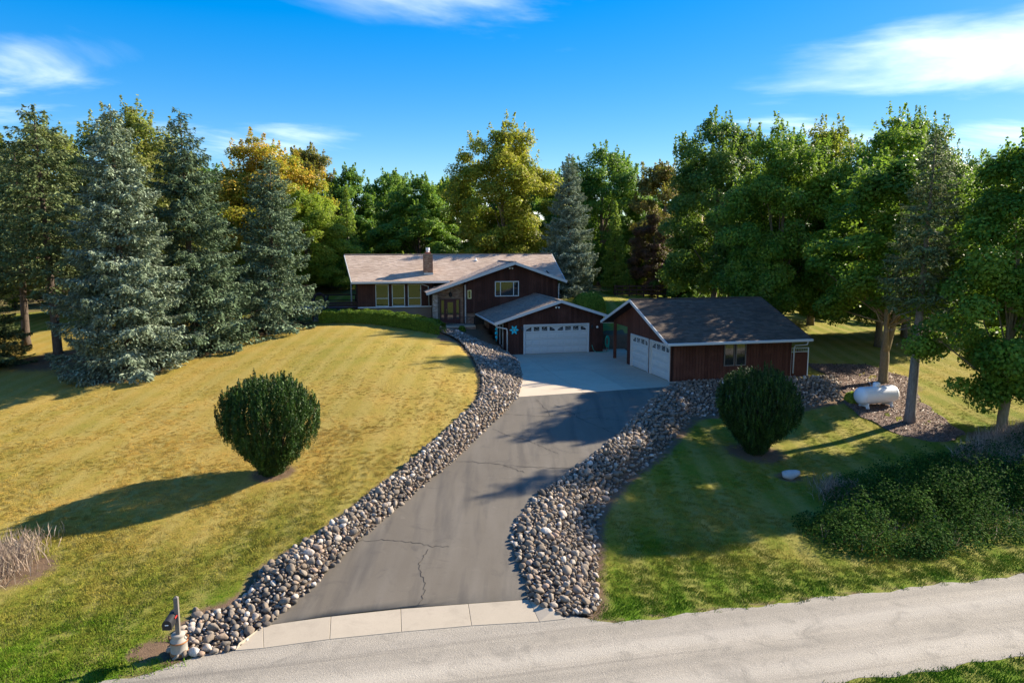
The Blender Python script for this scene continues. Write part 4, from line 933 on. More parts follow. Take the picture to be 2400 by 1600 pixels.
MB().box(*[x for p in ((7.0-7, 7.18-7), (-3.3+12.5, -3.12+12.5), (0, 2.6)) for x in p]).build('post', M['siding2'], det)
MB().box(7.6, 7.78, 9.2, 9.38, 0, 2.6).build('post', M['siding2'], det)
MB().box(0, 8, 9.2, 9.36, 2.52, 2.66).build('beam', M['dark'], det)
MB().box(-.05, 8.06, -.08, .02, -.12, .02).build('footing', M['slab'], det)

# privacy fence at the end of the detached garage
pf = empty('privacy_fence', tuple(site(15.05, -12.35)) + (2.1,), YAW); tag(pf, 'short dark red board fence with white corner posts at the garage end', 'fence')
for i in range(8): MB().box(.04+i*.145, .04+i*.145+.135, -.02, .02, .03, 1.52).build('board', M['siding2'], pf)
for x in (0.0, 1.2): MB().box(x-.025, x+.025, -.05, 0.0, 0, 1.85).build('post', M['white'], pf)
for z in (1.58, 1.82): MB().box(.025, 1.175, -.035, -.01, z, z+.03).build('rail', M['white'], pf)
for i in range(9): MB().box(.13+i*.12, .142+i*.12, -.03, -.015, 1.61, 1.82).build('wire', M['zinc'], pf)
for i in range(8): MB().box(1.18, 1.22, .05+i*.145, .185+i*.145, .03, 1.52).build('board', M['siding2'], pf)

# hose coil, timber retaining wall
hs = at_house('garden_hose', 7.65, -.22, 2.2); tag(hs, 'coiled teal garden hose hanging at the corner of the double garage', 'garden hose')
for k in range(7):
    rr_ = .22+.025*(k % 4); m = MB(); m.tube([(rr_*.55*math.cos(a) + .02*k-.06, -.02+.022*k, .78 + rr_*1.5*math.sin(a)) for a in np.linspace(0, 6.283, 22)], .02, 6); m.build('coil', M['teal'], hs, True)
MB().tube([(0.1, -.05, .45), (.05, -.1, .05), (-.5, -.2, .03), (-.95, -.15, .03), (-1.15, -.1, .2), (-1.25, -.02, .55)], .02, 6).build('loose_end', M['teal'], hs, True); MB().box(-.02, .04, .1, .16, 0, 1.15).build('post', M['postgrey'], hs)
tw = at_house('timber_retaining_wall', 9.4, 2.6, 2.1); tag(tw, 'stacked weathered timber retaining wall behind the passage between the garages', 'retaining wall')
for k in range(6): MB().box(-1.9+.07*(k % 2), 2.3-.05*(k % 3), .03*k, .18+.03*k, .2*k, .2*k+.185).build('timber', M['wood'], tw, bevel=.015)

# ------------------------------------------------------------------ deck beside the house
dk = at_house('wooden_deck', -12.6, 9.6, 4.0); tag(dk, 'dark red wooden deck with blue-grey boards, railings and steps beside the house', 'deck')
for i in range(14): MB().box(-1.5, -.55, .45+i*.55, .45+i*.55+.53, .62, .68).build('board', M['deckgrey'], dk)
for i in range(14): MB().box(-.53, 2.0, .9+i*.55, .9+i*.55+.53, .62, .68).build('board', M['deckgrey'], dk)
for i in range(9): MB().box(-4.2, -1.52, 3.2+i*.55, 3.2+i*.55+.53, .62, .68).build('board', M['deckgrey'], dk)
for i in range(3): MB().box(-1.5, -.5, -.5+i*.31, -.2+i*.31, 0, .16+.165*i).build('step', M['deckgrey'] if i % 1 == 0 else M['dark'], dk, bevel=.01)
for z in (.15, .38, .61, .84, 1.07, 1.3): MB().box(-.5, 2.05, .82, .88, z, z+.20).build('screen_board', M['dark'], dk)
for (x0, y0, x1, y1) in ((-.52, .85, -.52, 6), (-1.55, .5, -1.55, 3.2), (-4.2, 3.2, -1.55, 3.2), (-.5, 8.2, 2.0, 8.2), (-4.2, 8.2, -.5, 8.2), (-4.2, 3.2, -4.2, 8.2)):
    L = math.hypot(x1-x0, y1-y0); n = max(1, int(L/1.6))
    for z in (1.08, 1.58): MB().beam((x0, y0, z), (x1, y1, z), .09, .14 if z > 1.3 else .09).build('rail', M['dark'], dk)
    for i in range(n+1): t = i/n; MB().box(x0+(x1-x0)*t-.06, x0+(x1-x0)*t+.06, y0+(y1-y0)*t-.06, y0+(y1-y0)*t+.06, 0.1, 1.62).build('post', M['dark'], dk)
m = MB(); m.tube([(-1.6+.55*(1-math.cos(a))*.95, 2.6, 1.1+1.0*math.sin(a)) for a in np.linspace(0, math.pi, 13)], .09, 6); m.build('arch', M['dark'], dk, True)
MB().beam((-1.55, -.5, .95), (-1.55, .6, 1.62), .09, .16).beam((-1.55, -.45, 0), (-1.55, -.45, .95), .1, .1, (1, 0, 0)).build('stair_rail', M['dark'], dk)

# ------------------------------------------------------------------ propane tank
tk = empty('propane_tank', (21.0, 41.0, hz(21, 41)), R(17)); tag(tk, 'white propane tank lying on mulch beside the bare spruce trunk', 'propane tank')
prof = []; Lt, rt = 1.05, .50
for i in range(9): a = R(90*i/8); prof.append((rt*math.sin(a)+.001, -Lt-.34*math.cos(a)))
prof += [(rt, Lt)] + [(rt*math.cos(R(90*i/8))+.001, Lt+.34*math.sin(R(90*i/8))) for i in range(1, 9)]
o = MB().lathe(prof, 32).build('shell', M['tank'], tk, True); o.rotation_euler = (0, R(90), 0); o.location = (0, 0, .72)
MB().lathe([(.20, 0), (.21, .1), (.2, .2), (.15, .26), (.02, .29)], 20, (-.05, 0, 1.18)).build('dome_lid', M['tank'], tk, True)
for x in (-.85, .85):
    MB().box(x-.05, x+.05, -.34, .34, .10, .3).build('saddle', M['tank'], tk)
    for y in (-.3, .3): MB().box(x-.07, x+.07, y-.07, y+.07, -.1, .12).build('foot', M['tank'], tk)
MB().tube([(-.35, .1, 1.2), (-.35, .1, 1.35), (-.35, .3, 1.42)], .02, 6).build('valve_pipe', M['zinc'], tk, True)
for x in (-1.05, 1.05):
    MB().lathe([(rt+.004, x-.012), (rt+.004, x+.012)], 32).build('weld_seam', M['tank'], tk).rotation_euler = (0, R(90), 0)
    tk.children[-1].location = (0, 0, .72)

# ------------------------------------------------------------------ mailbox
mb = empty('mailbox', (-8.42, 17.15, 0.0), R(8)); tag(mb, 'black mailbox with red flag on a grey post set in a rusty milk can', 'mailbox')
MB().lathe([(.21, 0), (.215, .05), (.2, .07), (.2, .34), (.215, .36), (.2, .39), (.15, .46), (.15, .5), (.17, .54), (.16, .56)], 20).build('milk_can', M['can'], mb, True); can = mb.children[-1]
for z in (.015, .34): MB().lathe([(.205, 0), (.222, .015), (.222, .06 if z < .1 else .03), (.205, .085 if z < .1 else .045)], 20, (0, 0, z)).build('rust_band', M['rust'], can, True)
for sx in (-1, 1): MB().tube([(sx*.17, 0, .38), (sx*.24, 0, .44), (sx*.24, 0, .5), (sx*.17, 0, .52)], .015, 6).build('handle', M['rust'], can, True)
MB().hexa([(-.05,-.05,.3),(.05,-.05,.3),(.05,.05,.3),(-.05,.05,.3),(-.05,-.05,1.52),(.05,-.05,1.52),(.05,.05,1.52),(-.05,.05,1.52)]).add([(-.05,-.05,1.52),(.05,-.05,1.52),(.05,.05,1.52),(-.05,.05,1.52),(0,0,1.57)], [(0,1,4),(1,2,4),(2,3,4),(3,0,4)]).build('post', M['postgrey'], mb)
MB().box(-.15, -.05, -.38, .1, .86, .90).build('arm', M['postgrey'], mb)
N = 10; prof = [(-.105, 0), (.105, 0)] + [(.105*math.cos(R(180*i/N)), .13+.105*math.sin(R(180*i/N))) for i in range(N+1)]
bx_ = MB(); bx_.prism([(x-.11, -.42, .91+z) for x, z in prof], (0, .56, 0)); bo = bx_.build('box', M['black'], mb)
MB().prism([(x*1.06-.11, -.445, .905+z*1.04) for x, z in prof], (0, .022, 0)).build('box_door', M['black'], bo)
MB().box(.008, .022, -.2, .0, 1.06, 1.09).box(.008, .022, -.03, .03, 1.06, 1.16).build('flag', M['red'], bo)
MB().box(-.15, -.07, -.4505, -.4485, 1.02, 1.045).build('number_plate', M['white'], bo)

# boulder on the lawn
V, F = ICO_V.copy(), ICO_F; V2 = stone_shape(np.random.default_rng(8))*np.array([.56, .46, .62])
V2[:, 2] = np.maximum(V2[:, 2], -.14); o = link('boulder', np_mesh('boulder', V2, F), mat_plain('pale_boulder', (.46, .43, .39), .9, .35, 4)); o.location = (12.15, 30.6, hz(12.15, 30.6)+.1); o.rotation_euler = (0, 0, .4)
tag(o, 'single pale angular boulder lying on the shaded lawn below the round evergreen bush', 'boulder')

# rail fence and small things behind
rf = empty('rail_fence', (10.5, 74, hz(13, 74.5)), R(6)); tag(rf, 'dark wooden rail fence at the foot of the trees behind the garages', 'fence')
for i in range(9): MB().box(i*1.5-.07, i*1.5+.07, -.07, .07, -.3, 1.25).build('post', M['dark'], rf)
for z in (.35, .75, 1.12): MB().box(0, 12, -.11, -.07, z-.07, z+.07).build('rail', M['dark'], rf)
for i in range(24): MB().box(.2+i*.5, .28+i*.5, -.15, -.11, .2, 1.2).build('slat', M['dark'], rf)

# ------------------------------------------------------------------ vegetation builders
def tints(rng, n, base=.5, spread=.25):
    return np.stack([np.clip(base + rng.normal(0, spread, n), 0, 1), rng.random(n), rng.random(n)], 1)
def wiggle(a, b, n, amp, rng):
    a, b = np.array(a, float), np.array(b, float); t = np.linspace(0, 1, n)[:, None]; p = a + (b-a)*t
    off = np.cumsum(rng.normal(0, amp, (n, 3)), 0); off -= off[0]; return p + off*np.sin(t*math.pi)*.8 + off*t*.2
def broadleaf(name, seed, H=16., Rr=5., zb=3.0, clumps=90, per=420, leaf=.1, trunk=.26, shape='round', sprigs=70, stems=1, fill=.35, autumn=0.):
    rng = np.random.default_rng(seed); ph = rng.uniform(0, 6.28, 6)
    def env(t, th):
        if shape == 'round': pr = np.where(t > .42, np.clip(1-(np.abs(t-.42)/.6)**2.5, 0, 1)**.45, np.clip(1-(np.abs(.42-t)/.56)**2.3, 0, 1)**.5)
        elif shape == 'tall': pr = np.clip(np.where(t > .35, (1-(np.abs(t-.35)/.68)**2.1), 1-(np.abs(.35-t)/.55)**2.2), 0, 1)**.75
        else: pr = np.clip(np.minimum(1, t*3+.35)*np.sqrt(np.clip(1.02-t**2.2, 0, 1)), 0, 1)
        return Rr*pr*(1 + .16*np.sin(2*th+ph[0]+3*t) + .11*np.sin(3*th+ph[1]-5*t) + .09*np.sin(5*th+ph[2]+7*t))
    C = []; TR = []
    while len(C) < clumps:
        t = rng.random(); th = rng.uniform(0, 6.283); e = float(env(np.array(t), th))
        if rng.random() > (e/Rr)**1.2 + .08: continue
        rho = (fill + (1-fill)*rng.random()**.55); cr = Rr*rng.uniform(.15, .27)*(.75 + .25*e/Rr)
        r = max(0, e*rho - cr*.45); C.append((r*math.cos(th), r*math.sin(th), zb + t*(H-zb) - cr*.3, cr)); TR.append(t)
    C = np.array(C); TR = np.array(TR); pos, nr, tn, sz = [], [], [], []
    for (x, y, z, cr), t in zip(C, TR):
        n = int(per*(cr/(Rr*.2))**1.6); d = unit(rng.normal(size=(n, 3)) + np.array([0, 0, .25])); rad = cr*(.35+.7*rng.random(n)**.6)[:, None]
        p = np.array([x, y, z]) + d*rad*np.array([1, 1, .72]); pos.append(p)
        out = unit(np.array([x, y, (z-zb-(H-zb)*.3)*.7]) + 1e-6); nr.append(d*.7 + out*.35 + np.array([0, 0, .45]) + rng.normal(0, .45, (n, 3)))
        b = np.clip(rng.normal(.42 + autumn*(t-.4), .2), 0, 1); q = tints(rng, n, b, .17); q[:, 1] = np.clip(.5 + rng.normal(0, .12) + rng.normal(0, .22, n), 0, 1); tn.append(q); sz.append(leaf*rng.uniform(.65, 1.3, n))
    top = np.argsort(-(C[:, 2] + .35*np.hypot(C[:, 0], C[:, 1])))[:max(1, sprigs//2)]
    for _ in range(sprigs):
        x, y, z, cr = C[top[rng.integers(len(top))]]; a = rng.uniform(0, 6.28); L = rng.uniform(.5, 1.25)*Rr/5; n = int(36*L)
        b0 = np.array([x + cr*.7*math.cos(a), y + cr*.7*math.sin(a), z + cr*.55]); s = rng.random(n)
        p = b0 + np.outer(s*L, np.array([.15*math.cos(a), .15*math.sin(a), 1])) + rng.normal(0, .1, (n, 3))*(1.3-s)[:, None]*Rr/5
        pos.append(p); nr.append(rng.normal(0, .6, (n, 3)) + np.array([0, 0, .5])); tn.append(tints(rng, n, .55+autumn*.4, .2)); sz.append(leaf*rng.uniform(.7, 1.2, n))
    pos, nr, tn, sz = map(np.concatenate, (pos, nr, tn, sz)); V, F, T = leaf_quads(pos, nr, sz, tn, rng, .7)
    crown = np_mesh(name+'_crown', V, F, T)
    m = MB()
    for s in range(stems):
        a = rng.uniform(0, 6.28); lean = 0 if stems == 1 else .09*H; fork = zb*.62 if stems > 1 else 0
        tip = (lean*math.cos(a+s*6.28/stems), lean*math.sin(a+s*6.28/stems), H*.72); P = wiggle((0, 0, fork*.55 if stems > 1 else -.3), tip, 9, .07, rng)
        r0 = trunk*(.62 if stems > 1 else 1); m.tube(P, [r0*(1.25 if (i == 0 and stems == 1) else 1)*(1-.085*i)+.015 for i in range(9)], 10)
        for k in rng.permutation(len(C))[:16//stems+3]:
            c = C[k]; i = int(np.clip(2 + (c[2]-zb)/(H-zb)*5 - 1.5, 2, 6)); b0 = P[i]
            m.tube(wiggle(b0, c[:3], 6, .09, rng), [max(.018, trunk*.36*(1-.16*j)*(1-.08*i)) for j in range(6)], 6, False)
    if stems > 1: m.tube(wiggle((0, 0, -.3), (0, 0, fork), 6, .02, rng), [trunk*(1.35, 1.08, 1, 1, .98, .55)[i] for i in range(6)], 12)
    me = bpy.data.meshes.new(name+'_trunk'); me.from_pydata(m.v, [], m.f); me.update(); me.shade_smooth()
    return dict(kind='tree', trunk=me, crown=crown, H=H, R=Rr)
def conifer(name, seed, H=17., Rr=3.7, zb=.5, droop=.25, dens=70., card=.13, trunk=.22, level=.34, sparse=0., hang=.4, power=.85, dead=0., flat=.5):
    rng = np.random.default_rng(seed); pos, nr, dr_, tn, sz = [], [], [], [], []; m = MB(); z = zb
    lean = rng.normal(0, .012, 2)
    while z < H-.25:
        t = (z-zb)/(H-zb); Lb = Rr*((1-t)**power)*(.55+.45*min(1, t/.10+.35)) + .12; nb = int(rng.integers(6, 9)) if t < .85 else 5; a0 = rng.uniform(0, 6.28)
        if dead and z < dead: nb = 4
        for k in range(nb):
            if rng.random() < sparse: continue
            a = a0 + k*6.283/nb + rng.normal(0, .2); L = Lb*rng.uniform(.72, 1.15); zz0 = z + rng.normal(0, level*.35)
            d = np.array([math.cos(a), math.sin(a), 0]); sd_ = np.array([-d[1], d[0], 0]); rise = rng.uniform(.05, .25)*(.4+t) ; dp_ = droop*rng.uniform(.7, 1.3)*(1-t*.6)
            f = lambda s: np.outer(s*L, d) + np.outer(L*(rise*s - dp_*s**1.6 + .22*dp_*s**5*2.2), [0, 0, 1]) + np.array([lean[0]*zz0, lean[1]*zz0, zz0])
            s = np.linspace(0, .93, 5); m.tube(f(s), [max(.008, .028*(L/3)*(1.1-q)) for q in s], 4, False)
            if dead and z < dead:
                for q in (.4, .6, .8):
                    b = f(np.array([q]))[0]; m.tube([b, b + d*.4*L*.5 + sd_*rng.choice((-1, 1))*.35*L*.6 + np.array([0, 0, -.1*L])], [.012, .005], 4, False)
                continue
            wmax = .30*L + .12; n = max(10, int(dens*L*wmax*.9)); s = .12 + .88*rng.random(n)**.75
            hw = wmax*np.sin(np.pi*np.clip(s*.92+.1, 0, 1))**.7*(1.15-.55*s); w = rng.uniform(-1, 1, n)*hw
            p = f(s) + np.outer(w, sd_) + np.outer(-np.abs(w)*(.25+hang*rng.random(n)) , [0, 0, 1])
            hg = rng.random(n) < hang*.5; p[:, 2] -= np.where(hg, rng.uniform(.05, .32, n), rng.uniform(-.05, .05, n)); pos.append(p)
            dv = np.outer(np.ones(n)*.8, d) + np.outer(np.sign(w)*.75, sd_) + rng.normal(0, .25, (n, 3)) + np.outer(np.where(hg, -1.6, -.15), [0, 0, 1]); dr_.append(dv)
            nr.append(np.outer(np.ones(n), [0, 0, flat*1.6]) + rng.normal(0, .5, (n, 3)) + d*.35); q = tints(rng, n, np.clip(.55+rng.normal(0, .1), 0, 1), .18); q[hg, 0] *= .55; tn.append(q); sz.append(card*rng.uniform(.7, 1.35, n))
        z += level*(1-.45*t)*rng.uniform(.85, 1.15)
    n = 60; s = rng.random(n); pos.append(np.stack([rng.normal(0, .06, n)+lean[0]*H, rng.normal(0, .06, n)+lean[1]*H, H-.7+s*.75], 1)); dr_.append(rng.normal(0, .4, (n, 3))+np.array([0, 0, 1])); nr.append(rng.normal(size=(n, 3))); tn.append(tints(rng, n)); sz.append(card*.8*np.ones(n))
    pos, nr, dr_, tn, sz = map(np.concatenate, (pos, nr, dr_, tn, sz)); V, F, T = leaf_quads(pos, nr, sz, tn, rng, .36, dr_, .12)
    crown = np_mesh(name+'_crown', V, F, T)
    m.tube([(lean[0]*q*H, lean[1]*q*H, q*H-.3*(q == 0)) for q in (0, .04, .2, .5, .8, .97)], [trunk*1.35, trunk*1.05, trunk*.9, trunk*.6, trunk*.28, .02], 12)
    me = bpy.data.meshes.new(name+'_trunk'); me.from_pydata(m.v, [], m.f); me.update(); me.shade_smooth()
    return dict(kind='tree', trunk=me, crown=crown, H=H, R=Rr)
def plant(name, P, x, y, top, Rr, label, cat, mat, bark, rz=0., group=None, sink=0.):
    z = hz(x, y) - sink; o = empty(name, (x, y, z), rz); sx = Rr/P['R']; sz_ = (top-z)/P['H']; o.scale = (sx, sx, sz_)
    t = link('trunk', P['trunk'], bark, o); c = link('crown', P['crown'], mat, o)
    for ob, mm in ((t, bark), (c, mat)):
        ob.material_slots[0].link = 'OBJECT'; ob.material_slots[0].material = mm
    tag(o, label, cat, group); return o

PA = broadleaf('maple_a', 1, 16, 5, 2.0, 200, 420, .105, .27, 'round', 90, fill=.3)
PB = broadleaf('maple_b', 2, 17, 5, 2.4, 185, 420, .105, .25, 'tall', 80, fill=.25, autumn=.5)
PC = broadleaf('wood_tree', 3, 16, 5, 1.0, 130, 330, .14, .22, 'round', 60, fill=.35)
PD = broadleaf('wood_tree_b', 4, 16, 5, .6, 125, 330, .14, .2, 'open', 60, fill=.35)
PE = broadleaf('near_maple', 5, 14, 4, 1.9, 190, 420, .085, .24, 'open', 70, fill=.3)
PM = broadleaf('multi_stem', 6, 13.5, 3.4, 4.2, 120, 400, .09, .19, 'round', 50, stems=3, fill=.3)
PU = broadleaf('understory', 7, 3.2, 2.0, .0, 40, 260, .11, .06, 'open', 40, fill=.2)
SA = conifer('blue_spruce', 11, 16.5, 3.8, .25, .36, 150, .115, .24, .50, .06, .75, .62)
SB = conifer('weeping_spruce', 12, 16.5, 3.7, .3, .42, 140, .115, .24, .52, .10, .95, .62)
SD = conifer('old_spruce', 13, 14, 3.7, .5, .42, 95, .125, .22, .50, .18, .8, .62)
SE = conifer('bare_trunk_spruce', 14, 15.6, 2.1, 4.6, .30, 130, .10, .23, .36, .22, .45, .55, dead=6.4)
SF = conifer('tall_pine', 15, 17, 4.2, 4.2, .22, 48, .15, .27, .48, .22, .5, .55, dead=5.2)
SL = conifer('larch', 16, 10.5, 1.7, .4, .15, 120, .11, .12, .3, .1, .4, .9)

# left group
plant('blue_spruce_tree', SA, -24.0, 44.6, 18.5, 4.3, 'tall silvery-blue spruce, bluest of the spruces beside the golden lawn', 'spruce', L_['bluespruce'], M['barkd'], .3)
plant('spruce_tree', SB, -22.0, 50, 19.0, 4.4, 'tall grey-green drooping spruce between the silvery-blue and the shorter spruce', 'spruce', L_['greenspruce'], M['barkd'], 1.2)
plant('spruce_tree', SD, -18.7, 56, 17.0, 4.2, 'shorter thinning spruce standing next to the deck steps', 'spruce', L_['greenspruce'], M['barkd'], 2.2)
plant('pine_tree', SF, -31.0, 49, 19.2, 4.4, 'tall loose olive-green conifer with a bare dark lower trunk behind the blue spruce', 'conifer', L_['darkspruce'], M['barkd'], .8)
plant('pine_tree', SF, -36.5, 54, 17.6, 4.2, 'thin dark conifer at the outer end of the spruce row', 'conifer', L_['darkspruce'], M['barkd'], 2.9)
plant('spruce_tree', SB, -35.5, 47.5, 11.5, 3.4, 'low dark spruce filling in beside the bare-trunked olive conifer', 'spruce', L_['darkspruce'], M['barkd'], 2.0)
plant('locust_tree', PB, -33.8, 66, 22.3, 6.0, 'broad olive-green tree rising behind the tall spruces', 'tree', L_['olive'], M['bark'], .5)
plant('locust_tree', PA, -43, 68, 20.5, 5.5, 'olive tree behind the outermost conifer', 'tree', L_['olive'], M['bark'], 1.5)
plant('orange_maple_tree', PB, -25.5, 76, 21.0, 6.3, 'maple turning orange at the top behind the shorter spruce', 'maple', L_['orange'], M['bark'], 2.0)
plant('green_maple_tree', PA, -20.6, 73, 15.2, 4.6, 'bright yellow-green maple behind the deck', 'maple', L_['bright'], M['bark'], .9)
plant('brown_tree', PC, -25.0, 90, 21.4, 4.6, 'dark bronze-topped tree beside the orange maple', 'tree', L_['brown'], M['barkd'], .2)
plant('larch_tree', SL, -17.0, 76, 16.2, 2.0, 'slender light green larch behind the end of the house roof', 'larch', L_['larch'], M['barkd'], .2)
# behind the house
plant('maple_tree', PB, -.8, 80, 23.1, 6.0, 'tall maple turning gold, standing highest behind the house roof', 'maple', L_['maplegold'], M['bark'], 4.0)
plant('blue_spruce_tree', SA, 5.7, 72, 18.9, 3.2, 'blue spruce standing behind the gable end of the house', 'spruce', L_['bluespruce'], M['barkd'], 1.9)
plant('broad_tree', PA, 11.0, 90, 21.2, 6.3, 'broad mid-green tree behind the blue spruce at the house end', 'tree', L_['wood'], M['bark'], .7)
plant('larch_tree', SL, 10.7, 76, 14.6, 1.7, 'slender yellow-green larch right beside the broad mid-green tree', 'larch', L_['larch'], M['barkd'], 2.2)
plant('bronze_tree', PC, 17.3, 83, 18.8, 4.4, 'bronze-orange tree between the house and the tall maples', 'tree', L_['brown'], M['barkd'], 1.3)
plant('purple_leaf_tree', PD, 14.9, 77, 13.5, 2.8, 'small purple-leaved tree in front of the bronze tree', 'tree', L_['purple'], M['barkd'], .3)
# maples behind the detached garage
plant('maple_tree', PA, 18.9, 68, 21.1, 5.4, 'tall dark green maple nearest the bronze tree behind the detached garage', 'maple', L_['mapledark'], M['bark'], .1)
plant('maple_tree', PB, 20.9, 56.8, 19.3, 4.9, 'tall maple with yellowing top directly behind the detached garage ridge', 'maple', L_['maple'], M['bark'], 1.0)
plant('maple_tree', PA, 27.3, 66, 20.2, 5.4, 'yellow-green maple in the middle of the row behind the detached garage', 'maple', L_['maplegold'], M['bark'], 2.0)
plant('maple_tree', PB, 28.8, 56.5, 19.6, 5.2, 'leafy maple behind the multi-stemmed tree', 'maple', L_['maple'], M['bark'], 3.1)
plant('maple_tree', PA, 33.2, 61, 20.2, 4.4, 'dark bronze-green maple rising behind the bare-trunked spruce', 'maple', L_['mapledark'], M['bark'], 5.0)
plant('multi_stem_maple_tree', PM, 23.9, 46.0, 15.6, 4.9, 'multi-stemmed maple with pale yellowish trunk behind the propane tank', 'maple', L_['maple'], M['barkm'], .4)
plant('bare_trunk_spruce_tree', SE, 21.55, 38.4, 16.1, 2.35, 'tall thin spruce with long bare grey trunk in the mulch bed', 'spruce', L_['darkspruce'], M['barks'], .6)
plant('roadside_maple_tree', PE, 25.0, 36.0, 14.9, 4.2, 'green maple with low spreading crown and grey trunk beside the dry grass', 'maple', L_['maple'], M['barkm'], 2.2)
plant('maple_tree', PA, 38.7, 62, 17.0, 4.6, 'green maple behind the roadside maple across the back lawn', 'maple', L_['maple'], M['bark'], 2.6)
plant('side_maple_tree', PE, 31.5, 38, 15, 4.0, 'green maple next behind the roadside maple, shading the dry grass', 'maple', L_['maple'], M['bark'], 0)
plant('side_maple_tree', PE, 38, 39, 14, 3.8, 'green maple outermost in the side row beyond the roadside maple', 'maple', L_['maple'], M['bark'], 1.3)
# the wood behind: individual trees
rng = np.random.default_rng(77)
wood = []
for i, (x, y, tp, r) in enumerate([(-20.3,92,19.3,4.8),(-16.2,97,19.2,4.6),(-10.7,85,17.7,4.9),(-7.0,93,18,4.4),(-13.5,88,16.5,4.2),(5,95,19,5),(-30,95,19,5),(-38,88,19,5.5),(-46,84,18,5),(26,100,19,5),(33,99,20,5.5),(46,98,18,5),(70,88,17,6),(-55,80,17,5),(-62,72,17,5.5),(-52,62,15,5)]): wood.append((x, y, tp, r))
for k in range(34):
    x = -95 + k*5.8 + rng.normal(0, 1.3); wood.append((x, 108 + rng.uniform(-6, 10), 18.2 + rng.uniform(-1.5, 1.6), rng.uniform(4.8, 6.2)))
for i, (x, y, tp, r) in enumerate(wood):
    plant('woodland_tree', PC if i % 2 else PD, x, y, tp, r, ('yellow-green' if i % 5 == 3 else 'mid-green') + ' woodland tree in the wood behind the house', 'tree', L_['bright' if i % 5 == 3 else 'wood'], M['barkd'], rng.uniform(0, 6.28), ('yellow-green' if i % 5 == 3 else 'mid-green') + ' trees of the wood behind')
under = []
for k in range(40): under.append((-48 + k*2.75 + rng.normal(0, .7), 86 + rng.uniform(-5, 7) - (6 if k > 22 else 0), rng.uniform(2.6, 4.6), rng.uniform(2.0, 3.0)))
for x, y, h_, r_ in [(-20, 78, 4, 2.4), (-23, 79, 3.4, 2.2), (-16, 80, 3.6, 2.4), (14, 79, 3.2, 2), (18, 74, 3, 2), (24, 73, 3, 2), (31, 72, 3.2, 2.2), (36, 70, 3, 2), (41, 68, 3.4, 2.2), (46, 66, 3, 2)]: under.append((x, y, h_, r_))
for i, (x, y, h_, r_) in enumerate(under):
    z = hz(x, y); plant('woodland_shrub', PU, x, y, z+h_, r_, ('yellow-green' if i % 2 else 'mid-green') + ' leafy shrub of the undergrowth at the edge of the wood', 'shrub', L_['bright' if i % 2 else 'wood'], M['barkd'], rng.uniform(0, 6.28), ('yellow-green' if i % 2 else 'mid-green') + ' undergrowth shrubs')

# ------------------------------------------------------------------ clipped and shaped bushes
def yew(name, x, y, H, Rr, label, seed):
    rng = np.random.default_rng(seed); z = hz(x, y); root = empty(name, (x, y, z)); pos, nr, dr_, tn, sz = [], [], [], [], []
    ph = rng.uniform(0, 6.28, 4)
    for k in range(2500):
        t = rng.random()**.8; th = rng.uniform(0, 6.283)
        pr = float(np.interp(t, (0, .1, .25, .42, .58, .75, .88, .96, 1), (.18, .34, .62, .90, 1.02, .98, .84, .62, .34)))
        e = Rr*pr*(1+.07*math.sin(3*th+ph[0]+4*t)+.06*math.sin(7*th+ph[1])+.05*math.sin(11*th+ph[2]+9*t)); rho = rng.choice((1.0, .93, .82, .65, .4), p=(.36, .22, .2, .14, .08))
        b = np.array([e*rho*math.cos(th), e*rho*math.sin(th), t*H*.93]); d = unit(np.array([math.cos(th)*(.02+.34*(1-t)), math.sin(th)*(.02+.34*(1-t)), 1.0])) 
        L = rng.uniform(.22, .55)*(1.5 if rng.random() < .10 else 1); n = int(100*L); s = rng.random(n); rad = .10*(1-s*.8)
        off = unit(rng.normal(size=(n, 3))); p = b + np.outer(s*L - .15, d) + off*rad[:, None]; pos.append(p); dr_.append(d + off*.8); nr.append(off + rng.normal(0, .4, (n, 3)))
        tb = np.clip(rng.normal(.4, .3), 0, 1); q = tints(rng, n, tb, .15); q[:, 1] = np.clip(.5+rng.normal(0, .2)+rng.normal(0, .15, n), 0, 1); tn.append(q); sz.append(rng.uniform(.03, .055, n))
    pos, nr, dr_, tn, sz = map(np.concatenate, (pos, nr, dr_, tn, sz)); V, F, T = leaf_quads(pos, nr, sz, tn, rng, .4, dr_, .15)
    link('crown', np_mesh('crown', V, F, T), L_['yew'], root)
    m = MB()
    for k in range(22):
        a = rng.uniform(0, 6.28); r = Rr*rng.uniform(.15, .55); m.tube(wiggle((.12*math.cos(a), .12*math.sin(a), -.15), (r*math.cos(a), r*math.sin(a), H*rng.uniform(.45, .8)), 6, .04, rng), [.05, .045, .038, .03, .022, .012], 6, False)
    m.build('stems', M['barkd'], root, True); tag(root, label, 'bush'); return root
yew('evergreen_bush', -9.65, 28.2, 3.95, 1.74, 'vase-shaped dark evergreen bush alone on the golden lawn', 31)
yew('evergreen_bush', 11.6, 33.6, 4.1, 1.78, 'round dark evergreen bush in front of the stone bank by the detached garage', 32)
def leafshell(name, P, N, mat, seed, label, cat, leaf=.055, tint=.5, core=None, parent=None):
    """P: function rng,n -> points, normals"""
    rng = np.random.default_rng(seed); p, n_ = P(rng, N); nr = n_ + rng.normal(0, .5, p.shape) + np.array([0, 0, .25])
    V, F, T = leaf_quads(p, nr, leaf*rng.uniform(.6, 1.3, N), tints(rng, N, tint, .22), rng, .65); c = p.mean(0); c[2] = p[:, 2].min()
    o = link(name, np_mesh(name, V-c, F, T), mat); o.location = c; tag(o, label, cat); return o
HP = np.array([(-15.1,58.0),(-13.0,58.0),(-10.6,57.5),(-8.8,56.6),(-7.2,55.6),(-6.0,54.95),(-5.5,54.7)]); HT = np.array([5.05,5.08,5.05,4.95,4.78,4.6,4.45])
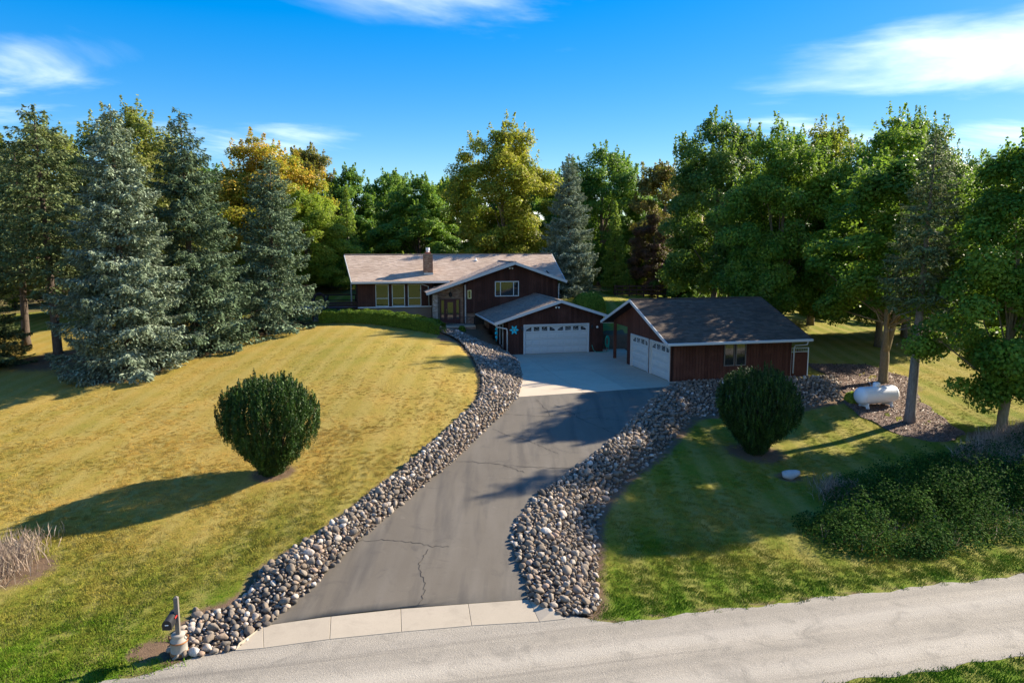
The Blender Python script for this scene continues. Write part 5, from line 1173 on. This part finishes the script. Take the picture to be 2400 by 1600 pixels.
def hedge_pts(rng, n):
    d = np.r_[0, np.cumsum(np.linalg.norm(np.diff(HP, axis=0), axis=1))]; s = rng.uniform(-.3, d[-1]+.3, n); sc = np.clip(s, 0, d[-1])
    c = np.stack([np.interp(sc, d, HP[:, 0]), np.interp(sc, d, HP[:, 1])], 1); g = np.stack([np.interp(sc+.2, d, HP[:, 0])-np.interp(sc-.2, d, HP[:, 0]), np.interp(sc+.2, d, HP[:, 1])-np.interp(sc-.2, d, HP[:, 1])], 1); g = unit(g); nn = np.c_[-g[:, 1], g[:, 0]]
    top = np.interp(sc, d, HT) + .05*np.sin(s*4) + .04*np.sin(s*9.5); a = rng.uniform(-.15, math.pi+.15, n); hw = .72*(1+.06*np.sin(s*5.3)+.05*np.sin(s*11)); pw = .55
    cx = np.sign(np.cos(a))*np.abs(np.cos(a))**pw; cz = np.sign(np.sin(a))*np.abs(np.sin(a))**pw; side = rng.random(n) < .35; cx = np.where(side, -1., cx); cz = np.where(side, rng.uniform(-.3, .9, n), cz)
    depth = np.clip(1 - np.abs(rng.normal(0, .07, n)), .6, 1.06); end = np.where((s < 0) | (s > d[-1]), .8, 1.); base = height(c)
    w = cx*hw*depth*end; zz_ = base + (top-base)*np.clip(.25 + .75*cz*depth, 0.02, 1.1)*np.where(end < 1, .93, 1)
    p = np.c_[c + nn*w[:, None] + g*(s-sc)[:, None], zz_]; return p, np.c_[nn*cx[:, None], cz]
leafshell('hedge', hedge_pts, 42000, L_['hedge'], 41, 'long clipped evergreen hedge in front of the brick base and picture windows', 'hedge', .05, .45)
def ball(c, r, h):
    def f(rng, n):
        d = unit(rng.normal(size=(n, 3))); d[:, 2] = np.abs(d[:, 2])*1.0; q = np.sign(d)*np.abs(d)**.75; p = np.array(c) + q*np.array([r, r, h])*np.clip(1-np.abs(rng.normal(0, .05, (n, 1))), .7, 1.05); return p, d
    return f
leafshell('clipped_shrub', ball((6.6, 62.2, hz(6.6, 62.2)-.05), 1.45, 1.75), 16000, L_['hedge'], 42, 'rounded clipped yellow-green shrub behind the double garage', 'shrub', .06, .75)
leafshell('porch_shrub', ball((-4.0, 57.6, 3.3), .3, .5), 1500, L_['hedge'], 43, 'small potted shrub beside the porch railing', 'shrub', .05, .3)
leafshell('leafy_plant', ball((20.05, 41.7, hz(20.05, 41.7)), .5, .6), 1800, L_['bright'], 44, 'small bright green plant between the stone bank and propane tank', 'plant', .06, .5)

# ------------------------------------------------------------------ ground cover
def scatter_in(poly, n, rng):
    P = np.array(poly); out = np.zeros((0, 2))
    while len(out) < n:
        q = rng.uniform(P.min(0), P.max(0), (n*2, 2)); out = np.r_[out, q[inside(q, poly)]]
    return out[:n]
rng = np.random.default_rng(51)
# weedy thicket in the ditch
cen = scatter_in(THICKET, 250, rng); pos, nr, tn, sz = [], [], [], []
ed = dist_poly(cen, THICKET)
for (x, y), e in zip(cen, ed):
    r = rng.uniform(.5, 1.0); h = (.4 + 1.15*min(1, e/1.6))*rng.uniform(.6, 1.35); n = int(380*r*r) + 100; d = unit(rng.normal(size=(n, 3))); d[:, 2] = np.abs(d[:, 2])
    z = hz(x, y); pos.append(np.array([x, y, z]) + d*np.array([r, r, h])*(.5+.55*rng.random((n, 1))**.5)); nr.append(d + rng.normal(0, .5, (n, 3)) + [0, 0, .4]); q = tints(rng, n, np.clip(rng.normal(.45, .22), 0, 1), .2); tn.append(q); sz.append(rng.uniform(.03, .06, n)*rng.uniform(.8, 1.2))
pos, nr, tn, sz = map(np.concatenate, (pos, nr, tn, sz)); V, F, T = leaf_quads(pos, nr, sz, tn, rng, .6)
tag(link('thicket', np_mesh('thicket', V, F, T), L_['weed']), 'dense dark green weeds filling the roadside hollow', 'weeds', kind='stuff')
def dry_grass(name, pts, hgt, seed, label):
    rng = np.random.default_rng(seed); n = len(pts); z = height(pts); L = hgt*rng.uniform(.5, 1.2, n); d = unit(np.c_[rng.normal(0, .28, (n, 2)), np.ones(n)])
    b = np.c_[pts, z-.03]; sd_ = unit(np.cross(d, rng.normal(size=(n, 3)))); w = rng.uniform(.005, .013, n)[:, None]; mid = b + d*(L*.55)[:, None]; tip = b + d*L[:, None] + np.c_[rng.normal(0, .1, (n, 2)), -.05*np.ones(n)]
    V = np.stack([b-sd_*w*.5, b+sd_*w*.5, mid+sd_*w*1.2, tip, mid-sd_*w*1.2], 1).reshape(-1, 3); k = np.arange(n)[:, None]*5
    F4 = np.concatenate([np.c_[k, k+1, k+2, k+4]]); T = np.repeat(tints(rng, n, .5, .3), 5, 0)
    top = np.c_[k+4, k+2, k+3, k+3]
    me = bpy.data.meshes.new(name); me.from_pydata(V.tolist(), [], F4.tolist() + np.c_[k+4, k+2, k+3].tolist()); me.update()
    a = me.attributes.new('tint', 'FLOAT_COLOR', 'POINT'); q = np.ones((len(V), 4), np.float32); q[:, :3] = T; a.data.foreach_set('color', q.ravel())
    tag(link(name, me, M['straw']), label, 'dry grass', kind='stuff')
P1 = scatter_in([(20.2,32.3),(21.5,30.8),(24.5,30.4),(28.5,32),(29,36.2),(26,36.2),(23,34.8)], 9000, rng); dry_grass('dry_grass', P1, 1.05, 61, 'tall pale dry grass growing beside the roadside maple')
P2 = np.r_[rng.normal((13.6, 28.6), (.45, .6), (1600, 2)), scatter_in(THICKET, 900, rng)]; dry_grass('dry_grass', P2, .6, 62, 'wispy dry stalks among the green weeds of the hollow')
P3 = rng.normal((-16.1, 21.2), (.45, .8), (4200, 2)); dry_grass('dry_grass', P3, .7, 63, 'pale tangled dry weeds at the lower end of the golden lawn')
# mulch bed
b = resample(MULCH + [MULCH[0]], 120)[:-1]; b += .12*np.stack([np.sin(np.arange(119)*.9), np.cos(np.arange(119)*1.3)], 1); c = b.mean(0); rings = 12
V = []; 
for k in range(rings+1): V.append(c + (b-c)*(1-k/rings*.98))
V = np.concatenate(V); Z = height(V) + .035 + .03*np.sin(V[:, 0]*7)*np.sin(V[:, 1]*6); n = len(b); F = [(k*n+i, k*n+(i+1) % n, (k+1)*n+(i+1) % n, (k+1)*n+i) for k in range(rings) for i in range(n)]
me = bpy.data.meshes.new('mulch_bed'); me.from_pydata(np.c_[V, Z].tolist(), [], F); me.update(); me.shade_smooth(); mulch = tag(link('mulch_bed', me, M['mulch']), kind='structure')
q = scatter_in(MULCH, 9000, rng); V, F, T = leaf_quads(np.c_[q, height(q)+.06], rng.normal(0, .5, (9000, 3))+[0, 0, 1], rng.uniform(.025, .075, 9000), tints(rng, 9000), rng, .4)
tag(link('bark_chips', np_mesh('bark_chips', V, F, T), mat_leaf('bark_chip', (.10, .062, .045), (.30, .20, .15), .0), mulch), kind='stuff')

# grass: instanced tufts on points (geometry nodes)
rng = np.random.default_rng(71)
def grass_points():
    out = []
    for (x0, x1, y0, y1, den) in ((-22, 22, 11, 24, 70), (-30, 30, 24, 33, 42), (-34, 34, 33, 40, 22), (-36, 36, 40, 50, 11), (-36, 38, 50, 60, 6)):
        n = int((x1-x0)*(y1-y0)*den); out.append(np.c_[rng.uniform(x0, x1, n), rng.uniform(y0, y1, n)])
    P = np.concatenate(out); vis = np.abs(P[:, 0]) < P[:, 1]*.74 + 1.5; P = P[vis]
    s = P@RN; bad = (s < far_edge(P[:, 0]) - .07 + .2*rng.random(len(P))**2) & (s > ROAD_NEAR + .07 - .2*rng.random(len(P))**2)
    for poly in (DRIVE_P, BANKL_P, BANKR_P, COURT_W, DET_W, HOUSE_W, MULCH, [(-7.3,17.1), (1.7,18.7), (1.2,19.3), (.6,19.9), (-6.9,18.4)]): bad |= inside(P, poly)
    P = P[~bad]; so = soilness(P); P = P[rng.random(len(P)) > so*1.15]; return P
GPn = grass_points(); gz_ = height(GPn)
gme = bpy.data.meshes.new('grass'); gme.vertices.add(len(GPn)); gme.vertices.foreach_set('co', np.c_[GPn, gz_].astype(np.float32).ravel())
a = gme.attributes.new('dry', 'FLOAT', 'POINT'); a.data.foreach_set('value', dryness(GPn).astype(np.float32))
sN = GPn@RN - ROAD_FAR; edge = np.where((sN > 0) & (sN < .9), 1.15, 1.0)*rng.uniform(.5, .95, len(GPn))*np.clip(1.3-GPn[:, 1]/55, .35, 1)
a = gme.attributes.new('sc', 'FLOAT', 'POINT'); a.data.foreach_set('value', edge.astype(np.float32))
gob = tag(link('grass', gme, M['grass']), 'short mown grass of the lawns and road verges', 'grass', kind='stuff')
ng = bpy.data.node_groups.new('grass_tufts', 'GeometryNodeTree'); ng.interface.new_socket('Geometry', in_out='INPUT', socket_type='NodeSocketGeometry'); ng.interface.new_socket('Geometry', in_out='OUTPUT', socket_type='NodeSocketGeometry')
gn = lambda t: ng.nodes.new(t); gl = ng.links.new
gi, go = gn('NodeGroupInput'), gn('NodeGroupOutput')
cone = gn('GeometryNodeMeshCone'); cone.inputs['Vertices'].default_value = 3; cone.inputs['Radius Top'].default_value = 0; cone.inputs['Radius Bottom'].default_value = .013; cone.inputs['Depth'].default_value = .075
gr = gn('GeometryNodeMeshGrid'); gr.inputs['Size X'].default_value = .24; gr.inputs['Size Y'].default_value = .24; gr.inputs['Vertices X'].default_value = 4; gr.inputs['Vertices Y'].default_value = 4
def rv(lo, hi, seed, vec=True):
    n = gn('FunctionNodeRandomValue'); n.data_type = 'FLOAT_VECTOR' if vec else 'FLOAT'
    o = 0 if vec else 2
    n.inputs[o].default_value = lo; n.inputs[o+1].default_value = hi; n.inputs['Seed'].default_value = seed; return n.outputs[0 if vec else 1]
sp_ = gn('GeometryNodeSetPosition'); gl(gr.outputs['Mesh'], sp_.inputs['Geometry']); gl(rv((-.05, -.05, -.01), (.05, .05, .01), 1), sp_.inputs['Offset'])
ip = gn('GeometryNodeInstanceOnPoints'); gl(sp_.outputs[0], ip.inputs['Points']); gl(cone.outputs['Mesh'], ip.inputs['Instance']); gl(rv((-.65, -.65, 0), (.65, .65, 6.28), 2), ip.inputs['Rotation']); gl(rv(.6, 1.25, 3, False), ip.inputs['Scale'])
rz_ = gn('GeometryNodeRealizeInstances'); gl(ip.outputs[0], rz_.inputs[0])
sm = gn('GeometryNodeSetMaterial'); sm.inputs['Material'].default_value = M['grass']; gl(rz_.outputs[0], sm.inputs['Geometry'])
mp_ = gn('GeometryNodeMeshToPoints'); gl(gi.outputs[0], mp_.inputs['Mesh'])
na = gn('GeometryNodeInputNamedAttribute'); na.data_type = 'FLOAT'; na.inputs['Name'].default_value = 'sc'
ip2 = gn('GeometryNodeInstanceOnPoints'); gl(mp_.outputs[0], ip2.inputs['Points']); gl(sm.outputs[0], ip2.inputs['Instance']); gl(rv((-.08, -.08, 0), (.08, .08, 6.28), 4), ip2.inputs['Rotation']); gl(na.outputs[0], ip2.inputs['Scale'])
gl(ip2.outputs[0], go.inputs[0])
md = gob.modifiers.new('tufts', 'NODES'); md.node_group = ng
